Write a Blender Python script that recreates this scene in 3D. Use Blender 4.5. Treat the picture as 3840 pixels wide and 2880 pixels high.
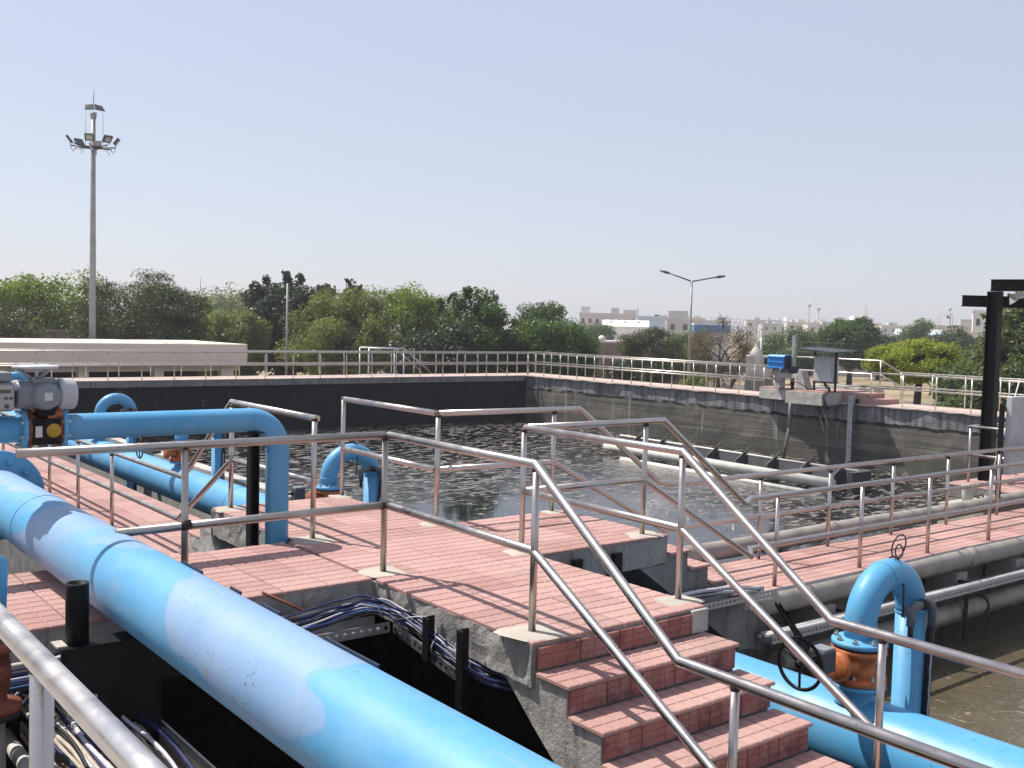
import bpy, bmesh, math, random
import numpy as np
from mathutils import Vector, Matrix, noise

# ------------------------------------------------------------------ camera, sky, sun, exposure
scene = bpy.context.scene
for o in list(bpy.data.objects):
    bpy.data.objects.remove(o)
C = scene.collection
random.seed(7)
RNG = np.random.default_rng(11)
EYE = Vector((0.0, 0.0, 1.64))
PITCH, ROLL, YAW = math.radians(3.30), math.radians(1.472), math.radians(38.107)
cam_data = bpy.data.cameras.new('camera')
cam_data.sensor_width = 36.0
cam_data.lens = 36.56
cam_data.clip_start = 0.05
cam_data.clip_end = 6000.0
cam = bpy.data.objects.new('camera', cam_data)
C.objects.link(cam)
_f = Vector((math.sin(YAW) * math.cos(PITCH), math.cos(YAW) * math.cos(PITCH), -math.sin(PITCH)))
_r0 = Vector((math.cos(YAW), -math.sin(YAW), 0.0))
_u0 = _r0.cross(_f)
_r = _r0 * math.cos(ROLL) + _u0 * math.sin(ROLL)
_u = _u0 * math.cos(ROLL) - _r0 * math.sin(ROLL)
_m = Matrix((_r, _u, -_f)).transposed().to_4x4()
_m.translation = EYE
cam.matrix_world = _m
scene.camera = cam

SUN_EL = math.radians(57.0)
SUN_AZ = math.radians(-26.0)          # measured from +Y towards +X
world = bpy.data.worlds.new('World')
scene.world = world
world.use_nodes = True
wn, wl = world.node_tree.nodes, world.node_tree.links
wn.clear()
sky = wn.new('ShaderNodeTexSky')
sky.sky_type = 'NISHITA'
sky.sun_disc = False
sky.sun_elevation = SUN_EL
sky.sun_rotation = SUN_AZ
sky.altitude = 200.0
sky.air_density = 1.0
sky.dust_density = 1.0
sky.ozone_density = 1.0
mixw = wn.new('ShaderNodeMix')
mixw.data_type = 'RGBA'
mixw.inputs[0].default_value = 0.64          # dust in the air pales the whole dome evenly
mixw.inputs[7].default_value = (4.95, 5.1, 6.0, 1.0)
bg = wn.new('ShaderNodeBackground')
bg.inputs[1].default_value = 0.100
wo = wn.new('ShaderNodeOutputWorld')
wl.new(sky.outputs[0], mixw.inputs[6])
wl.new(mixw.outputs[2], bg.inputs[0])
wl.new(bg.outputs[0], wo.inputs[0])

sun_data = bpy.data.lights.new('sun', 'SUN')
sun_data.energy = 4.6
sun_data.angle = math.radians(0.53)
sun_data.color = (1.0, 0.94, 0.86)
sun = bpy.data.objects.new('sun', sun_data)
C.objects.link(sun)
_s = Vector((math.sin(SUN_AZ) * math.cos(SUN_EL), math.cos(SUN_AZ) * math.cos(SUN_EL), math.sin(SUN_EL)))
sun.rotation_euler = _s.to_track_quat('Z', 'Y').to_euler()
sun.location = (0, 0, 40)

vs = scene.view_settings
vs.view_transform = 'Standard'
vs.look = 'None'
vs.exposure = 0.48
vs.gamma = 1.0
vs.use_curve_mapping = False
scene.cycles.max_bounces = 8
scene.cycles.diffuse_bounces = 3
scene.cycles.glossy_bounces = 4
scene.cycles.transmission_bounces = 4
scene.cycles.transparent_max_bounces = 8
scene.cycles.caustics_reflective = False
scene.cycles.caustics_refractive = False
scene.cycles.use_denoising = True

# ------------------------------------------------------------------ materials
MATS = {}

class NT:
    """small helper round a material node tree"""
    def __init__(self, name):
        self.m = bpy.data.materials.new(name)
        self.m.use_nodes = True
        self.n, self.l = self.m.node_tree.nodes, self.m.node_tree.links
        self.n.clear()
        self.out = self.n.new('ShaderNodeOutputMaterial')
        self.geo = self.n.new('ShaderNodeNewGeometry')
    def link(self, a, b):
        self.l.new(a, b)
    def mapping(self, scale=(1, 1, 1), rot=(0, 0, 0)):
        mp = self.n.new('ShaderNodeMapping')
        mp.inputs['Scale'].default_value = scale
        mp.inputs['Rotation'].default_value = rot
        self.link(self.geo.outputs['Position'], mp.inputs['Vector'])
        return mp.outputs[0]
    def noise(self, scale=5, detail=5, rough=.55, vec=None, dist=0.0):
        t = self.n.new('ShaderNodeTexNoise')
        t.inputs['Scale'].default_value = scale
        t.inputs['Detail'].default_value = detail
        t.inputs['Roughness'].default_value = rough
        t.inputs['Distortion'].default_value = dist
        self.link(vec if vec is not None else self.geo.outputs['Position'], t.inputs['Vector'])
        return t.outputs['Fac']
    def ramp(self, fac, a, b, c0=(0, 0, 0, 1), c1=(1, 1, 1, 1)):
        r = self.n.new('ShaderNodeValToRGB')
        r.color_ramp.elements[0].position = a
        r.color_ramp.elements[0].color = c0
        r.color_ramp.elements[1].position = b
        r.color_ramp.elements[1].color = c1
        self.link(fac, r.inputs[0])
        return r.outputs[0]
    def mix(self, fac, a, b, blend='MIX'):
        x = self.n.new('ShaderNodeMix')
        x.data_type = 'RGBA'
        x.blend_type = blend
        for s, v in ((x.inputs[0], fac), (x.inputs[6], a), (x.inputs[7], b)):
            if isinstance(v, (int, float)):
                s.default_value = v
            elif isinstance(v, tuple):
                s.default_value = v if len(v) == 4 else (*v, 1)
            else:
                self.link(v, s)
        return x.outputs[2]
    def math(self, op, a, b=0.0, clamp=False):
        x = self.n.new('ShaderNodeMath')
        x.operation = op
        x.use_clamp = clamp
        for s, v in ((x.inputs[0], a), (x.inputs[1], b)):
            if isinstance(v, (int, float)):
                s.default_value = v
            else:
                self.link(v, s)
        return x.outputs[0]
    def z(self):
        s = self.n.new('ShaderNodeSeparateXYZ')
        self.link(self.geo.outputs['Position'], s.inputs[0])
        return s.outputs
    def bump(self, h, strength=.3, dist=.02, normal=None):
        b = self.n.new('ShaderNodeBump')
        b.inputs['Strength'].default_value = strength
        b.inputs['Distance'].default_value = dist
        self.link(h, b.inputs['Height'])
        if normal is not None:
            self.link(normal, b.inputs['Normal'])
        return b.outputs[0]
    def bsdf(self, color, rough=.7, metal=0.0, normal=None, spec=.5, coat=0.0, ior=1.45, coat_rough=.1):
        p = self.n.new('ShaderNodeBsdfPrincipled')
        for k, v in (('Base Color', color), ('Roughness', rough), ('Metallic', metal)):
            s = p.inputs[k]
            if isinstance(v, (int, float)):
                s.default_value = v
            elif isinstance(v, tuple):
                s.default_value = v if len(v) == 4 else (*v, 1)
            else:
                self.link(v, s)
        p.inputs['Specular IOR Level'].default_value = spec
        p.inputs['IOR'].default_value = ior
        p.inputs['Coat Weight'].default_value = coat
        p.inputs['Coat Roughness'].default_value = coat_rough
        if normal is not None:
            self.link(normal, p.inputs['Normal'])
        self.link(p.outputs[0], self.out.inputs[0])
        return p

def c4(c):
    return (*c, 1.0)

def simple(name, col, rough=.6, metal=0.0, var=.18, vscale=9.0, bump=.12, bscale=40.0, spec=.5, coat=0.0):
    t = NT(name)
    n1 = t.noise(vscale, 5)
    lo = tuple(max(0, c * (1 - var)) for c in col)
    hi = tuple(min(1, c * (1 + var)) for c in col)
    colr = t.ramp(n1, .3, .7, c4(lo), c4(hi))
    nrm = t.bump(t.noise(bscale, 4), bump, .01) if bump else None
    t.bsdf(colr, rough, metal, nrm, spec, coat)
    MATS[name] = t.m
    return t.m

def m_tile():
    t = NT('tile')
    info = t.n.new('ShaderNodeObjectInfo')
    base = t.ramp(info.outputs['Random'], 0.0, 1.0, c4((.345, .196, .175)), c4((.475, .292, .266)))
    big = t.noise(1.3, 6, .6)
    dust = t.ramp(big, .42, .72)
    col = t.mix(t.math('MULTIPLY', dust, .45), base, (.50, .37, .325))
    fine = t.noise(60, 4, .7)
    col = t.mix(t.ramp(fine, .35, .75), col, t.mix(.25, col, (.26, .14, .12)))
    stain = t.ramp(t.noise(2.3, 7, .72), .57, .72)
    col = t.mix(t.math('MULTIPLY', stain, .45), col, (.20, .135, .115))
    chip = t.ramp(t.noise(24, 3, .6), .70, .735)
    col = t.mix(t.math('MULTIPLY', chip, .55), col, (.40, .36, .33))
    t.bsdf(col, .82, 0, t.bump(t.noise(140, 4), .18, .006), .25)
    MATS['tile'] = t.m

def m_riser_tile():
    t = NT('riser_tile')
    info = t.n.new('ShaderNodeObjectInfo')
    base = t.ramp(info.outputs['Random'], 0.0, 1.0, c4((.27, .105, .095)), c4((.36, .150, .130)))
    wash = t.ramp(t.noise(9, 6, .7, t.mapping((1, 1, .35))), .45, .7)
    col = t.mix(t.math('MULTIPLY', wash, .6), base, (.42, .33, .30))
    dirt = t.ramp(t.noise(5, 5, .7), .52, .66)
    col = t.mix(t.math('MULTIPLY', dirt, .7), col, (.10, .055, .05))
    t.bsdf(col, .85, 0, t.bump(t.noise(90, 4), .3, .008), .2)
    MATS['riser_tile'] = t.m

def m_concrete(name, a, b, streak=.5, dark=(.05, .048, .045), pits=.6, bump=.5):
    t = NT(name)
    col = t.ramp(t.noise(2.2, 7, .65), .3, .72, c4(a), c4(b))
    st = t.ramp(t.noise(4.5, 5, .65, t.mapping((2.4, 2.4, .35))), .52, .68)
    col = t.mix(t.math('MULTIPLY', st, streak), col, dark)
    wh = t.ramp(t.noise(6, 6, .7, t.mapping((1.5, 1.5, .6))), .58, .75)
    col = t.mix(t.math('MULTIPLY', wh, .35), col, tuple(min(1, x * 1.5) for x in b))
    pit = t.ramp(t.noise(26, 3, .5), .70, .76)
    col = t.mix(t.math('MULTIPLY', pit, pits), col, dark)
    h = t.mix(.5, t.noise(14, 6, .7), t.noise(55, 4, .6))
    t.bsdf(col, .9, 0, t.bump(h, bump, .03), .2)
    MATS[name] = t.m

def m_tank_wall():
    t = NT('tank_wall')
    s = t.z()
    zz = s[2]
    # boards left faint horizontal lines, sludge lies in level bands
    lines = t.noise(1.0, 4, .6, t.mapping((.12, .12, 14.0)))
    col = t.ramp(lines, .3, .7, c4((.085, .079, .066)), c4((.235, .218, .185)))
    blot = t.ramp(t.noise(.9, 6, .7), .38, .66)
    col = t.mix(t.math('MULTIPLY', blot, .65), col, (.060, .058, .054))
    drip = t.ramp(t.noise(3.2, 4, .6, t.mapping((1, 1, .07))), .60, .66)
    col = t.mix(t.math('MULTIPLY', drip, .55), col, (.36, .35, .32))
    # plaster collar of the coping: greyer, streaked, ends in a ragged dark seam near z = -1.25
    wob = t.math('MULTIPLY', t.math('SUBTRACT', t.noise(1.6, 5, .7), .5), .30)
    zt = t.math('ADD', zz, wob)
    upper = t.math('GREATER_THAN', zt, -1.28)
    grey = t.ramp(t.noise(5, 5, .6, t.mapping((1, 1, .12))), .35, .7, c4((.085, .088, .095)), c4((.33, .33, .335)))
    col = t.mix(upper, col, grey)
    seam = t.math('LESS_THAN', t.math('ABSOLUTE', t.math('ADD', zt, 1.33)), .055)
    col = t.mix(t.math('MULTIPLY', seam, t.ramp(t.noise(2.5, 4), .38, .5)), col, (.02, .02, .02))
    low = t.math('LESS_THAN', t.math('ADD', zz, t.math('MULTIPLY', wob, .8)), -2.25)
    col = t.mix(t.math('MULTIPLY', low, .6), col, (.075, .072, .062))
    h = t.mix(.5, lines, t.noise(7, 6, .7))
    t.bsdf(col, .85, 0, t.bump(h, .6, .05), .25)
    MATS['tank_wall'] = t.m

def m_shaded_rear_wall():
    t = NT('shaded_rear_wall')
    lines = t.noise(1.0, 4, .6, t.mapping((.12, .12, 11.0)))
    col = t.ramp(lines, .3, .7, c4((.003, .0035, .006)), c4((.013, .014, .019)))  # near-black base: the rear wall's shade is put into its colour
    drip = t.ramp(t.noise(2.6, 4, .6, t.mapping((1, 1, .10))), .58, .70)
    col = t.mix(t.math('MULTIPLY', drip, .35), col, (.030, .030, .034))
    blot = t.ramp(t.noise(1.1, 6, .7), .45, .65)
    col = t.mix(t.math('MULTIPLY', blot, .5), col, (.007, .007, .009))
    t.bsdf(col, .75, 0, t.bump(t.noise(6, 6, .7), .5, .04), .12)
    MATS['shaded_rear_wall'] = t.m

def m_blue(name, fade=.0, chips=.5):
    t = NT(name)
    a, b = (.062, .290, .530), (.098, .355, .600)
    col = t.ramp(t.noise(1.6, 5, .6), .3, .7, c4(a), c4(b))
    film = t.ramp(t.noise(2.4, 7, .7, t.mapping((1, .5, 1))), .38, .75)
    col = t.mix(t.math('MULTIPLY', film, .35 + .25 * fade), col, (.225, .375, .530))
    if fade:
        wob = t.noise(9, 4, .6)
        pn = t.math('ADD', t.noise(1.15, 2, .4, t.mapping((1.6, .62, 1.6), (0, 0, .2)), .4), t.math('MULTIPLY', t.math('SUBTRACT', wob, .5), .035))
        patch = t.ramp(pn, .497, .512)
        patch2 = t.ramp(t.noise(.5, 3, .5), .36, .44)
        pm = t.math('MULTIPLY', patch, patch2)
        inner = t.ramp(t.noise(3.5, 6, .7), .30, .72, c4((.235, .325, .500)), c4((.320, .375, .520)))
        col = t.mix(t.math('MULTIPLY', pm, .62), col, inner)
        rim = t.math('MULTIPLY', t.ramp(pn, .480, .497), t.math('SUBTRACT', 1.0, patch))
        col = t.mix(t.math('MULTIPLY', rim, .25), col, (.13, .25, .42))
        drip = t.ramp(t.noise(7, 4, .6, t.mapping((.5, 3.0, .5))), .68, .72)
        col = t.mix(t.math('MULTIPLY', drip, .40), col, (.17, .25, .36))
        rust = t.math('MULTIPLY', t.ramp(t.noise(5.5, 6, .75), .62, .68), t.ramp(t.noise(.9, 3), .48, .60))
        col = t.mix(t.math('MULTIPLY', rust, .55), col, (.30, .21, .15))
        scr = t.ramp(t.noise(16, 5, .75, t.mapping((1.5, .25, 1.5), (0, 0, .5))), .665, .70)
        col = t.mix(t.math('MULTIPLY', scr, .6), col, (.16, .17, .18))
    dust = t.ramp(t.noise(7, 6, .7, t.mapping((1, .35, 1))), .58, .74)
    col = t.mix(t.math('MULTIPLY', dust, .40), col, (.36, .34, .31))
    chip = t.math('MULTIPLY', t.ramp(t.noise(46, 3, .6, t.mapping((1, .45, 1))), .650, .675), t.ramp(t.noise(1.9, 3, .5), .47, .60))
    col = t.mix(t.math('MULTIPLY', chip, chips), col, (.045, .05, .06))
    h = t.noise(18, 5, .65)
    t.bsdf(col, t.ramp(t.noise(3, 4), .3, .7, c4((.40, .40, .40)), c4((.58, .58, .58))), 0, t.bump(h, .12, .01), .45, .10, 1.45, .35)
    MATS[name] = t.m

def m_steel(name, col, rough, scratch=.0):
    t = NT(name)
    cc = t.ramp(t.noise(6, 5, .6), .3, .75, c4(tuple(x * .82 for x in col)), c4(col))
    grime = t.ramp(t.noise(22, 4, .7), .66, .72)
    cc = t.mix(t.math('MULTIPLY', grime, scratch), cc, (.05, .045, .04))
    rr = t.ramp(t.noise(9, 4), .3, .7, c4((rough * .75,) * 3), c4((rough * 1.35,) * 3))
    t.bsdf(cc, rr, 1.0, t.bump(t.noise(70, 3), .06, .004))
    MATS[name] = t.m

def m_water_far():
    t = NT('water_dark')
    s1 = t.noise(1.9, 4, .60, t.mapping((1.0, 1.0, 1.0), (0, 0, .66)))
    s2 = t.noise(5.5, 3, .55, t.mapping((.8, 1.2, 1.0), (0, 0, .66)))
    d = t.n.new('ShaderNodeVectorMath'); d.operation = 'LENGTH'
    sub = t.n.new('ShaderNodeVectorMath'); sub.operation = 'SUBTRACT'
    sub.inputs[1].default_value = (6.0, 7.0, -2.8)
    t.link(t.geo.outputs['Position'], sub.inputs[0]); t.link(sub.outputs[0], d.inputs[0])
    calm = t.math('ADD', d.outputs['Value'], t.math('MULTIPLY', t.math('SUBTRACT', t.noise(.35, 3), .5), 6.0))
    ruf = t.ramp(t.math('DIVIDE', calm, 20.0), .80, 1.02)                  # sheltered corner near the walkways stays smooth
    h = t.math('MULTIPLY', t.math('ADD', s1, t.math('MULTIPLY', s2, .5)), t.math('ADD', t.math('MULTIPLY', ruf, .11), .012))
    nrm = t.bump(h, 1.0, .17)
    fl = t.noise(3.9, 4, .58, t.mapping((.62, 1.3, 1), (0, 0, .66)), .7)
    band = t.math('MULTIPLY', t.math('SUBTRACT', t.noise(.20, 3, .5), .5), .18)
    wide = t.ramp(t.math('DIVIDE', calm, 20.0), .50, .95)
    edge = t.math('SUBTRACT', .665, t.math('MULTIPLY', wide, .135))
    scum = t.math('MULTIPLY', t.math('SUBTRACT', t.math('ADD', fl, band), edge), 28.0, True)
    tone = t.ramp(t.noise(9, 3, .6), .35, .65, c4((.040, .035, .031)), c4((.270, .240, .215)))
    col = t.mix(t.math('MULTIPLY', scum, .92), (.006, .006, .0055), tone)
    rough = t.math('ADD', t.math('MULTIPLY', scum, .55), .03)
    t.bsdf(col, rough, 0, nrm, .5, 0, 1.55)
    MATS['water_dark'] = t.m

def m_water_brown():
    t = NT('water_brown')
    n = t.noise(1.2, 5, .6)
    col = t.ramp(n, .35, .7, c4((.072, .060, .037)), c4((.108, .091, .060)))
    foam = t.ramp(t.noise(4.2, 7, .72, None, 2.2), .585, .64)
    area = t.ramp(t.noise(.55, 3, .5), .48, .60)
    f = t.math('MULTIPLY', foam, area)
    bub = t.ramp(t.noise(42, 2, .5), .70, .73)
    f2 = t.math('MAXIMUM', t.math('MULTIPLY', f, .75), t.math('MULTIPLY', bub, t.math('MULTIPLY', area, .7)))
    col = t.mix(f2, col, (.34, .29, .21))
    h = t.math('ADD', t.noise(2.6, 4, .6), t.math('MULTIPLY', f, .3))
    t.bsdf(col, t.math('ADD', t.math('MULTIPLY', f, .4), .07), 0, t.bump(h, .35, .06), .5, 0, 1.33)
    MATS['water_brown'] = t.m

def m_leaf(name, a, b, trans=.45):
    t = NT(name)
    col = t.ramp(t.geo.outputs['Random Per Island'], 0.0, 1.0, c4(a), c4(b))
    big = t.ramp(t.noise(.55, 3, .5), .3, .7, c4((.72, .76, .78)), c4((1.15, 1.12, 1.0)))
    col = t.mix(1.0, col, big, 'MULTIPLY')
    d = t.n.new('ShaderNodeBsdfPrincipled')
    d.inputs['Roughness'].default_value = .45
    d.inputs['Specular IOR Level'].default_value = .35
    t.link(col, d.inputs['Base Color'])
    tr = t.n.new('ShaderNodeBsdfTranslucent')
    t.link(t.mix(1.0, col, (1.35, 1.35, .75), 'MULTIPLY'), tr.inputs[0])
    mx = t.n.new('ShaderNodeMixShader')
    mx.inputs[0].default_value = trans
    t.link(d.outputs[0], mx.inputs[1]); t.link(tr.outputs[0], mx.inputs[2])
    t.link(mx.outputs[0], t.out.inputs[0])
    MATS[name] = t.m

def m_ground():
    t = NT('ground')
    col = t.ramp(t.noise(.06, 7, .65), .35, .68, c4((.25, .19, .125)), c4((.38, .30, .21)))
    grass = t.ramp(t.noise(.22, 7, .7), .50, .62)
    col = t.mix(t.math('MULTIPLY', grass, .75), col, (.115, .115, .048))
    col = t.mix(t.math('MULTIPLY', t.ramp(t.noise(1.7, 5, .7), .55, .7), .4), col, (.085, .08, .05))
    t.bsdf(col, .95, 0, t.bump(t.noise(1.5, 6), .4, .1), .1)
    MATS['ground'] = t.m

def m_rough_red_brick():
    t = NT('old_masonry')
    b = t.n.new('ShaderNodeTexBrick')
    b.inputs['Scale'].default_value = 4.0
    b.inputs['Color1'].default_value = (.23, .15, .11, 1)
    b.inputs['Color2'].default_value = (.30, .21, .16, 1)
    b.inputs['Mortar'].default_value = (.20, .175, .15, 1)
    t.link(t.mapping((1, 1, 1), (math.pi / 2, 0, 0)), b.inputs['Vector'])
    col = t.mix(t.ramp(t.noise(1.1, 6, .7), .4, .65), b.outputs[0], (.20, .18, .155))
    t.bsdf(col, .95, 0, t.bump(t.noise(9, 5), .5, .05), .1)
    MATS['old_masonry'] = t.m

m_tile(); m_riser_tile()
m_concrete('concrete', (.24, .23, .215), (.42, .40, .37), .45)
m_concrete('concrete_old', (.15, .145, .138), (.30, .29, .275), .65)
m_concrete('concrete_pale', (.36, .345, .32), (.52, .50, .465), .28, pits=.35, bump=.35)
m_concrete('mortar', (.36, .325, .28), (.50, .46, .40), .15, (.20, .17, .14), .3, .35)
m_concrete('coping_top', (.42, .33, .295), (.56, .46, .41), .25, (.20, .16, .14), .3, .3)
m_concrete('pit_shade', (.0035, .0035, .0036), (.009, .009, .009), .5, (.002, .002, .002), .3, .4)  # near-black colour stands for the deep shade of the pit
m_tank_wall(); m_shaded_rear_wall()
m_blue('pipe_blue', 0.0, .55); m_blue('pipe_blue_worn', 1.0, .7)
m_steel('stainless', (.585, .535, .505), .31, .45)
m_steel('stainless_worn', (.46, .42, .39), .38, .95)
m_steel('stainless_new', (.84, .79, .76), .33, .05)
m_steel('rail_far', (.56, .52, .47), .36, .0)
m_steel('rail_sunlit', (.78, .74, .64), .36, .0)  # paler copy of rail_far: sun on the right-hand rails put into colour
m_steel('galvanised', (.52, .54, .56), .45, .25)
m_water_far(); m_water_brown(); m_ground(); m_rough_red_brick()
simple('black_paint', (.006, .006, .008), .5, 0, .4, 8, .2, 60, .25)
simple('weld', (.045, .034, .028), .6, .4, .5, 40, .5, 120)
simple('orange_paint', (.42, .125, .035), .5, 0, .45, 14, .25, 50)
simple('rust_red', (.20, .052, .026), .6, 0, .4, 14, .3, 50)
simple('grey_paint', (.20, .225, .25), .42, 0, .12, 6, .06, 60, .5, .1)
simple('grey_paint_light', (.46, .48, .50), .42, 0, .1, 5, .05, 60)
simple('panel_face', (.40, .38, .37), .5, 0, .06, 8, .03, 60)
simple('label_plate', (.55, .54, .50), .5, 0, .12, 60, .05, 80)
simple('lcd', (.10, .10, .06), .2, 0, .05, 20, 0)
simple('yellow_paint', (.42, .25, .02), .5, 0, .2, 30, .1, 60)
simple('bolt_zinc', (.50, .47, .43), .4, .8, .2, 30, .1, 80)
simple('gasket', (.02, .02, .02), .8)
simple('rubber_black', (.012, .012, .013), .5, 0, .3, 20, .2, 60)
simple('pvc_grey', (.29, .262, .235), .55, 0, .3, 3.5, .15, 30)
simple('pvc_light', (.50, .49, .47), .5, 0, .15, 6, .08, 40)
simple('pvc_fitting', (.11, .12, .13), .5, 0, .2, 12, .1, 40)
simple('cable_navy', (.018, .026, .085), .4, 0, .3, 15, 0)
simple('cable_white', (.55, .53, .57), .45, 0, .15, 15, 0)
simple('cable_tan', (.42, .36, .29), .55, 0, .2, 15, 0)
simple('cable_black', (.012, .012, .014), .45, 0, .2, 15, 0)
simple('cable_blue', (.07, .14, .36), .4, 0, .2, 15, 0)
simple('cream_wall', (.80, .69, .56), .8, 0, .06, .8, .1, 20, .2)
simple('cream_roof', (.60, .56, .48), .8, 0, .10, .8, .1, 20, .2)
simple('dark_opening', (.010, .010, .011), .8, 0, .2, 3, 0)  # near-black puts the shade inside openings and holes into the colour
simple('pole_grey', (.33, .33, .34), .5, .3, .15, 2.0, .08, 20)
simple('lamp_dark', (.06, .063, .07), .45, .2, .2, 6, .05, 40)
simple('lamp_glass', (.42, .42, .38), .15, 0, .05, 8, 0)
simple('bark', (.085, .062, .048), .9, 0, .35, 6, .6, 14, .15)
simple('bark_grey', (.14, .115, .10), .9, 0, .3, 6, .6, 14, .15)
simple('cream_float', (.66, .64, .57), .5, 0, .12, 3, .1, 20)
simple('decanter_grey', (.05, .055, .06), .6, .0, .2, 3, .1, 20)
simple('cover_blue', (.025, .24, .62), .4, 0, .08, 4, .05, 20)
simple('cover_dark', (.012, .02, .05), .5, 0, .1, 4, .05, 20)
simple('sheet_dark', (.035, .04, .05), .45, .3, .3, 3, .1, 20)
simple('asphalt', (.13, .125, .12), .9, 0, .15, .6, .3, 30, .15)
simple('wall_white', (.72, .71, .70), .85, 0, .06, .15, 0, 5, .15)
simple('wall_pink', (.60, .54, .51), .85, 0, .08, .15, 0, 5, .15)
simple('wall_pale_blue', (.50, .60, .68), .85, 0, .06, .15, 0, 5, .15)
simple('wall_yellow', (.62, .58, .49), .85, 0, .08, .15, 0, 5, .15)
simple('wall_grey', (.46, .45, .44), .85, 0, .1, .15, 0, 5, .15)
simple('roof_blue', (.055, .16, .33), .6, 0, .2, .5, 0, 5, .3)
simple('roof_pale', (.50, .53, .55), .6, 0, .12, .3, 0, 5, .3)
simple('window_dark', (.03, .03, .035), .3, 0, .2, .5, 0, 5)
simple('shrine_white', (.50, .48, .455), .9, 0, .30, 2.5, .6, 8, .15)
simple('flag_cloth', (.06, .06, .07), .8)
m_leaf('leaf_yellow_green', (0.094, 0.147, 0.021), (0.195, 0.254, 0.047))
m_leaf('leaf_dark', (0.017, 0.035, 0.017), (0.047, 0.073, 0.031), .28)
m_leaf('leaf_sunny', (0.177, 0.224, 0.031), (0.319, 0.354, 0.071), .5)  # brighter and yellower: light through the crown put into the leaf colour
m_leaf('leaf_olive', (0.112, 0.142, 0.042), (0.218, 0.242, 0.088))
m_leaf('leaf_mid', (0.031, 0.078, 0.018), (0.092, 0.153, 0.033))
m_leaf('leaf_glossy', (0.041, 0.078, 0.026), (0.177, 0.218, 0.100))
m_leaf('leaf_acacia', (0.035, 0.053, 0.021), (0.085, 0.104, 0.042), .35)
m_leaf('leaf_grey', (0.118, 0.100, 0.071), (0.177, 0.142, 0.100), .3)

# ------------------------------------------------------------------ mesh helpers
def V(*a):
    return Vector(a)

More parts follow.
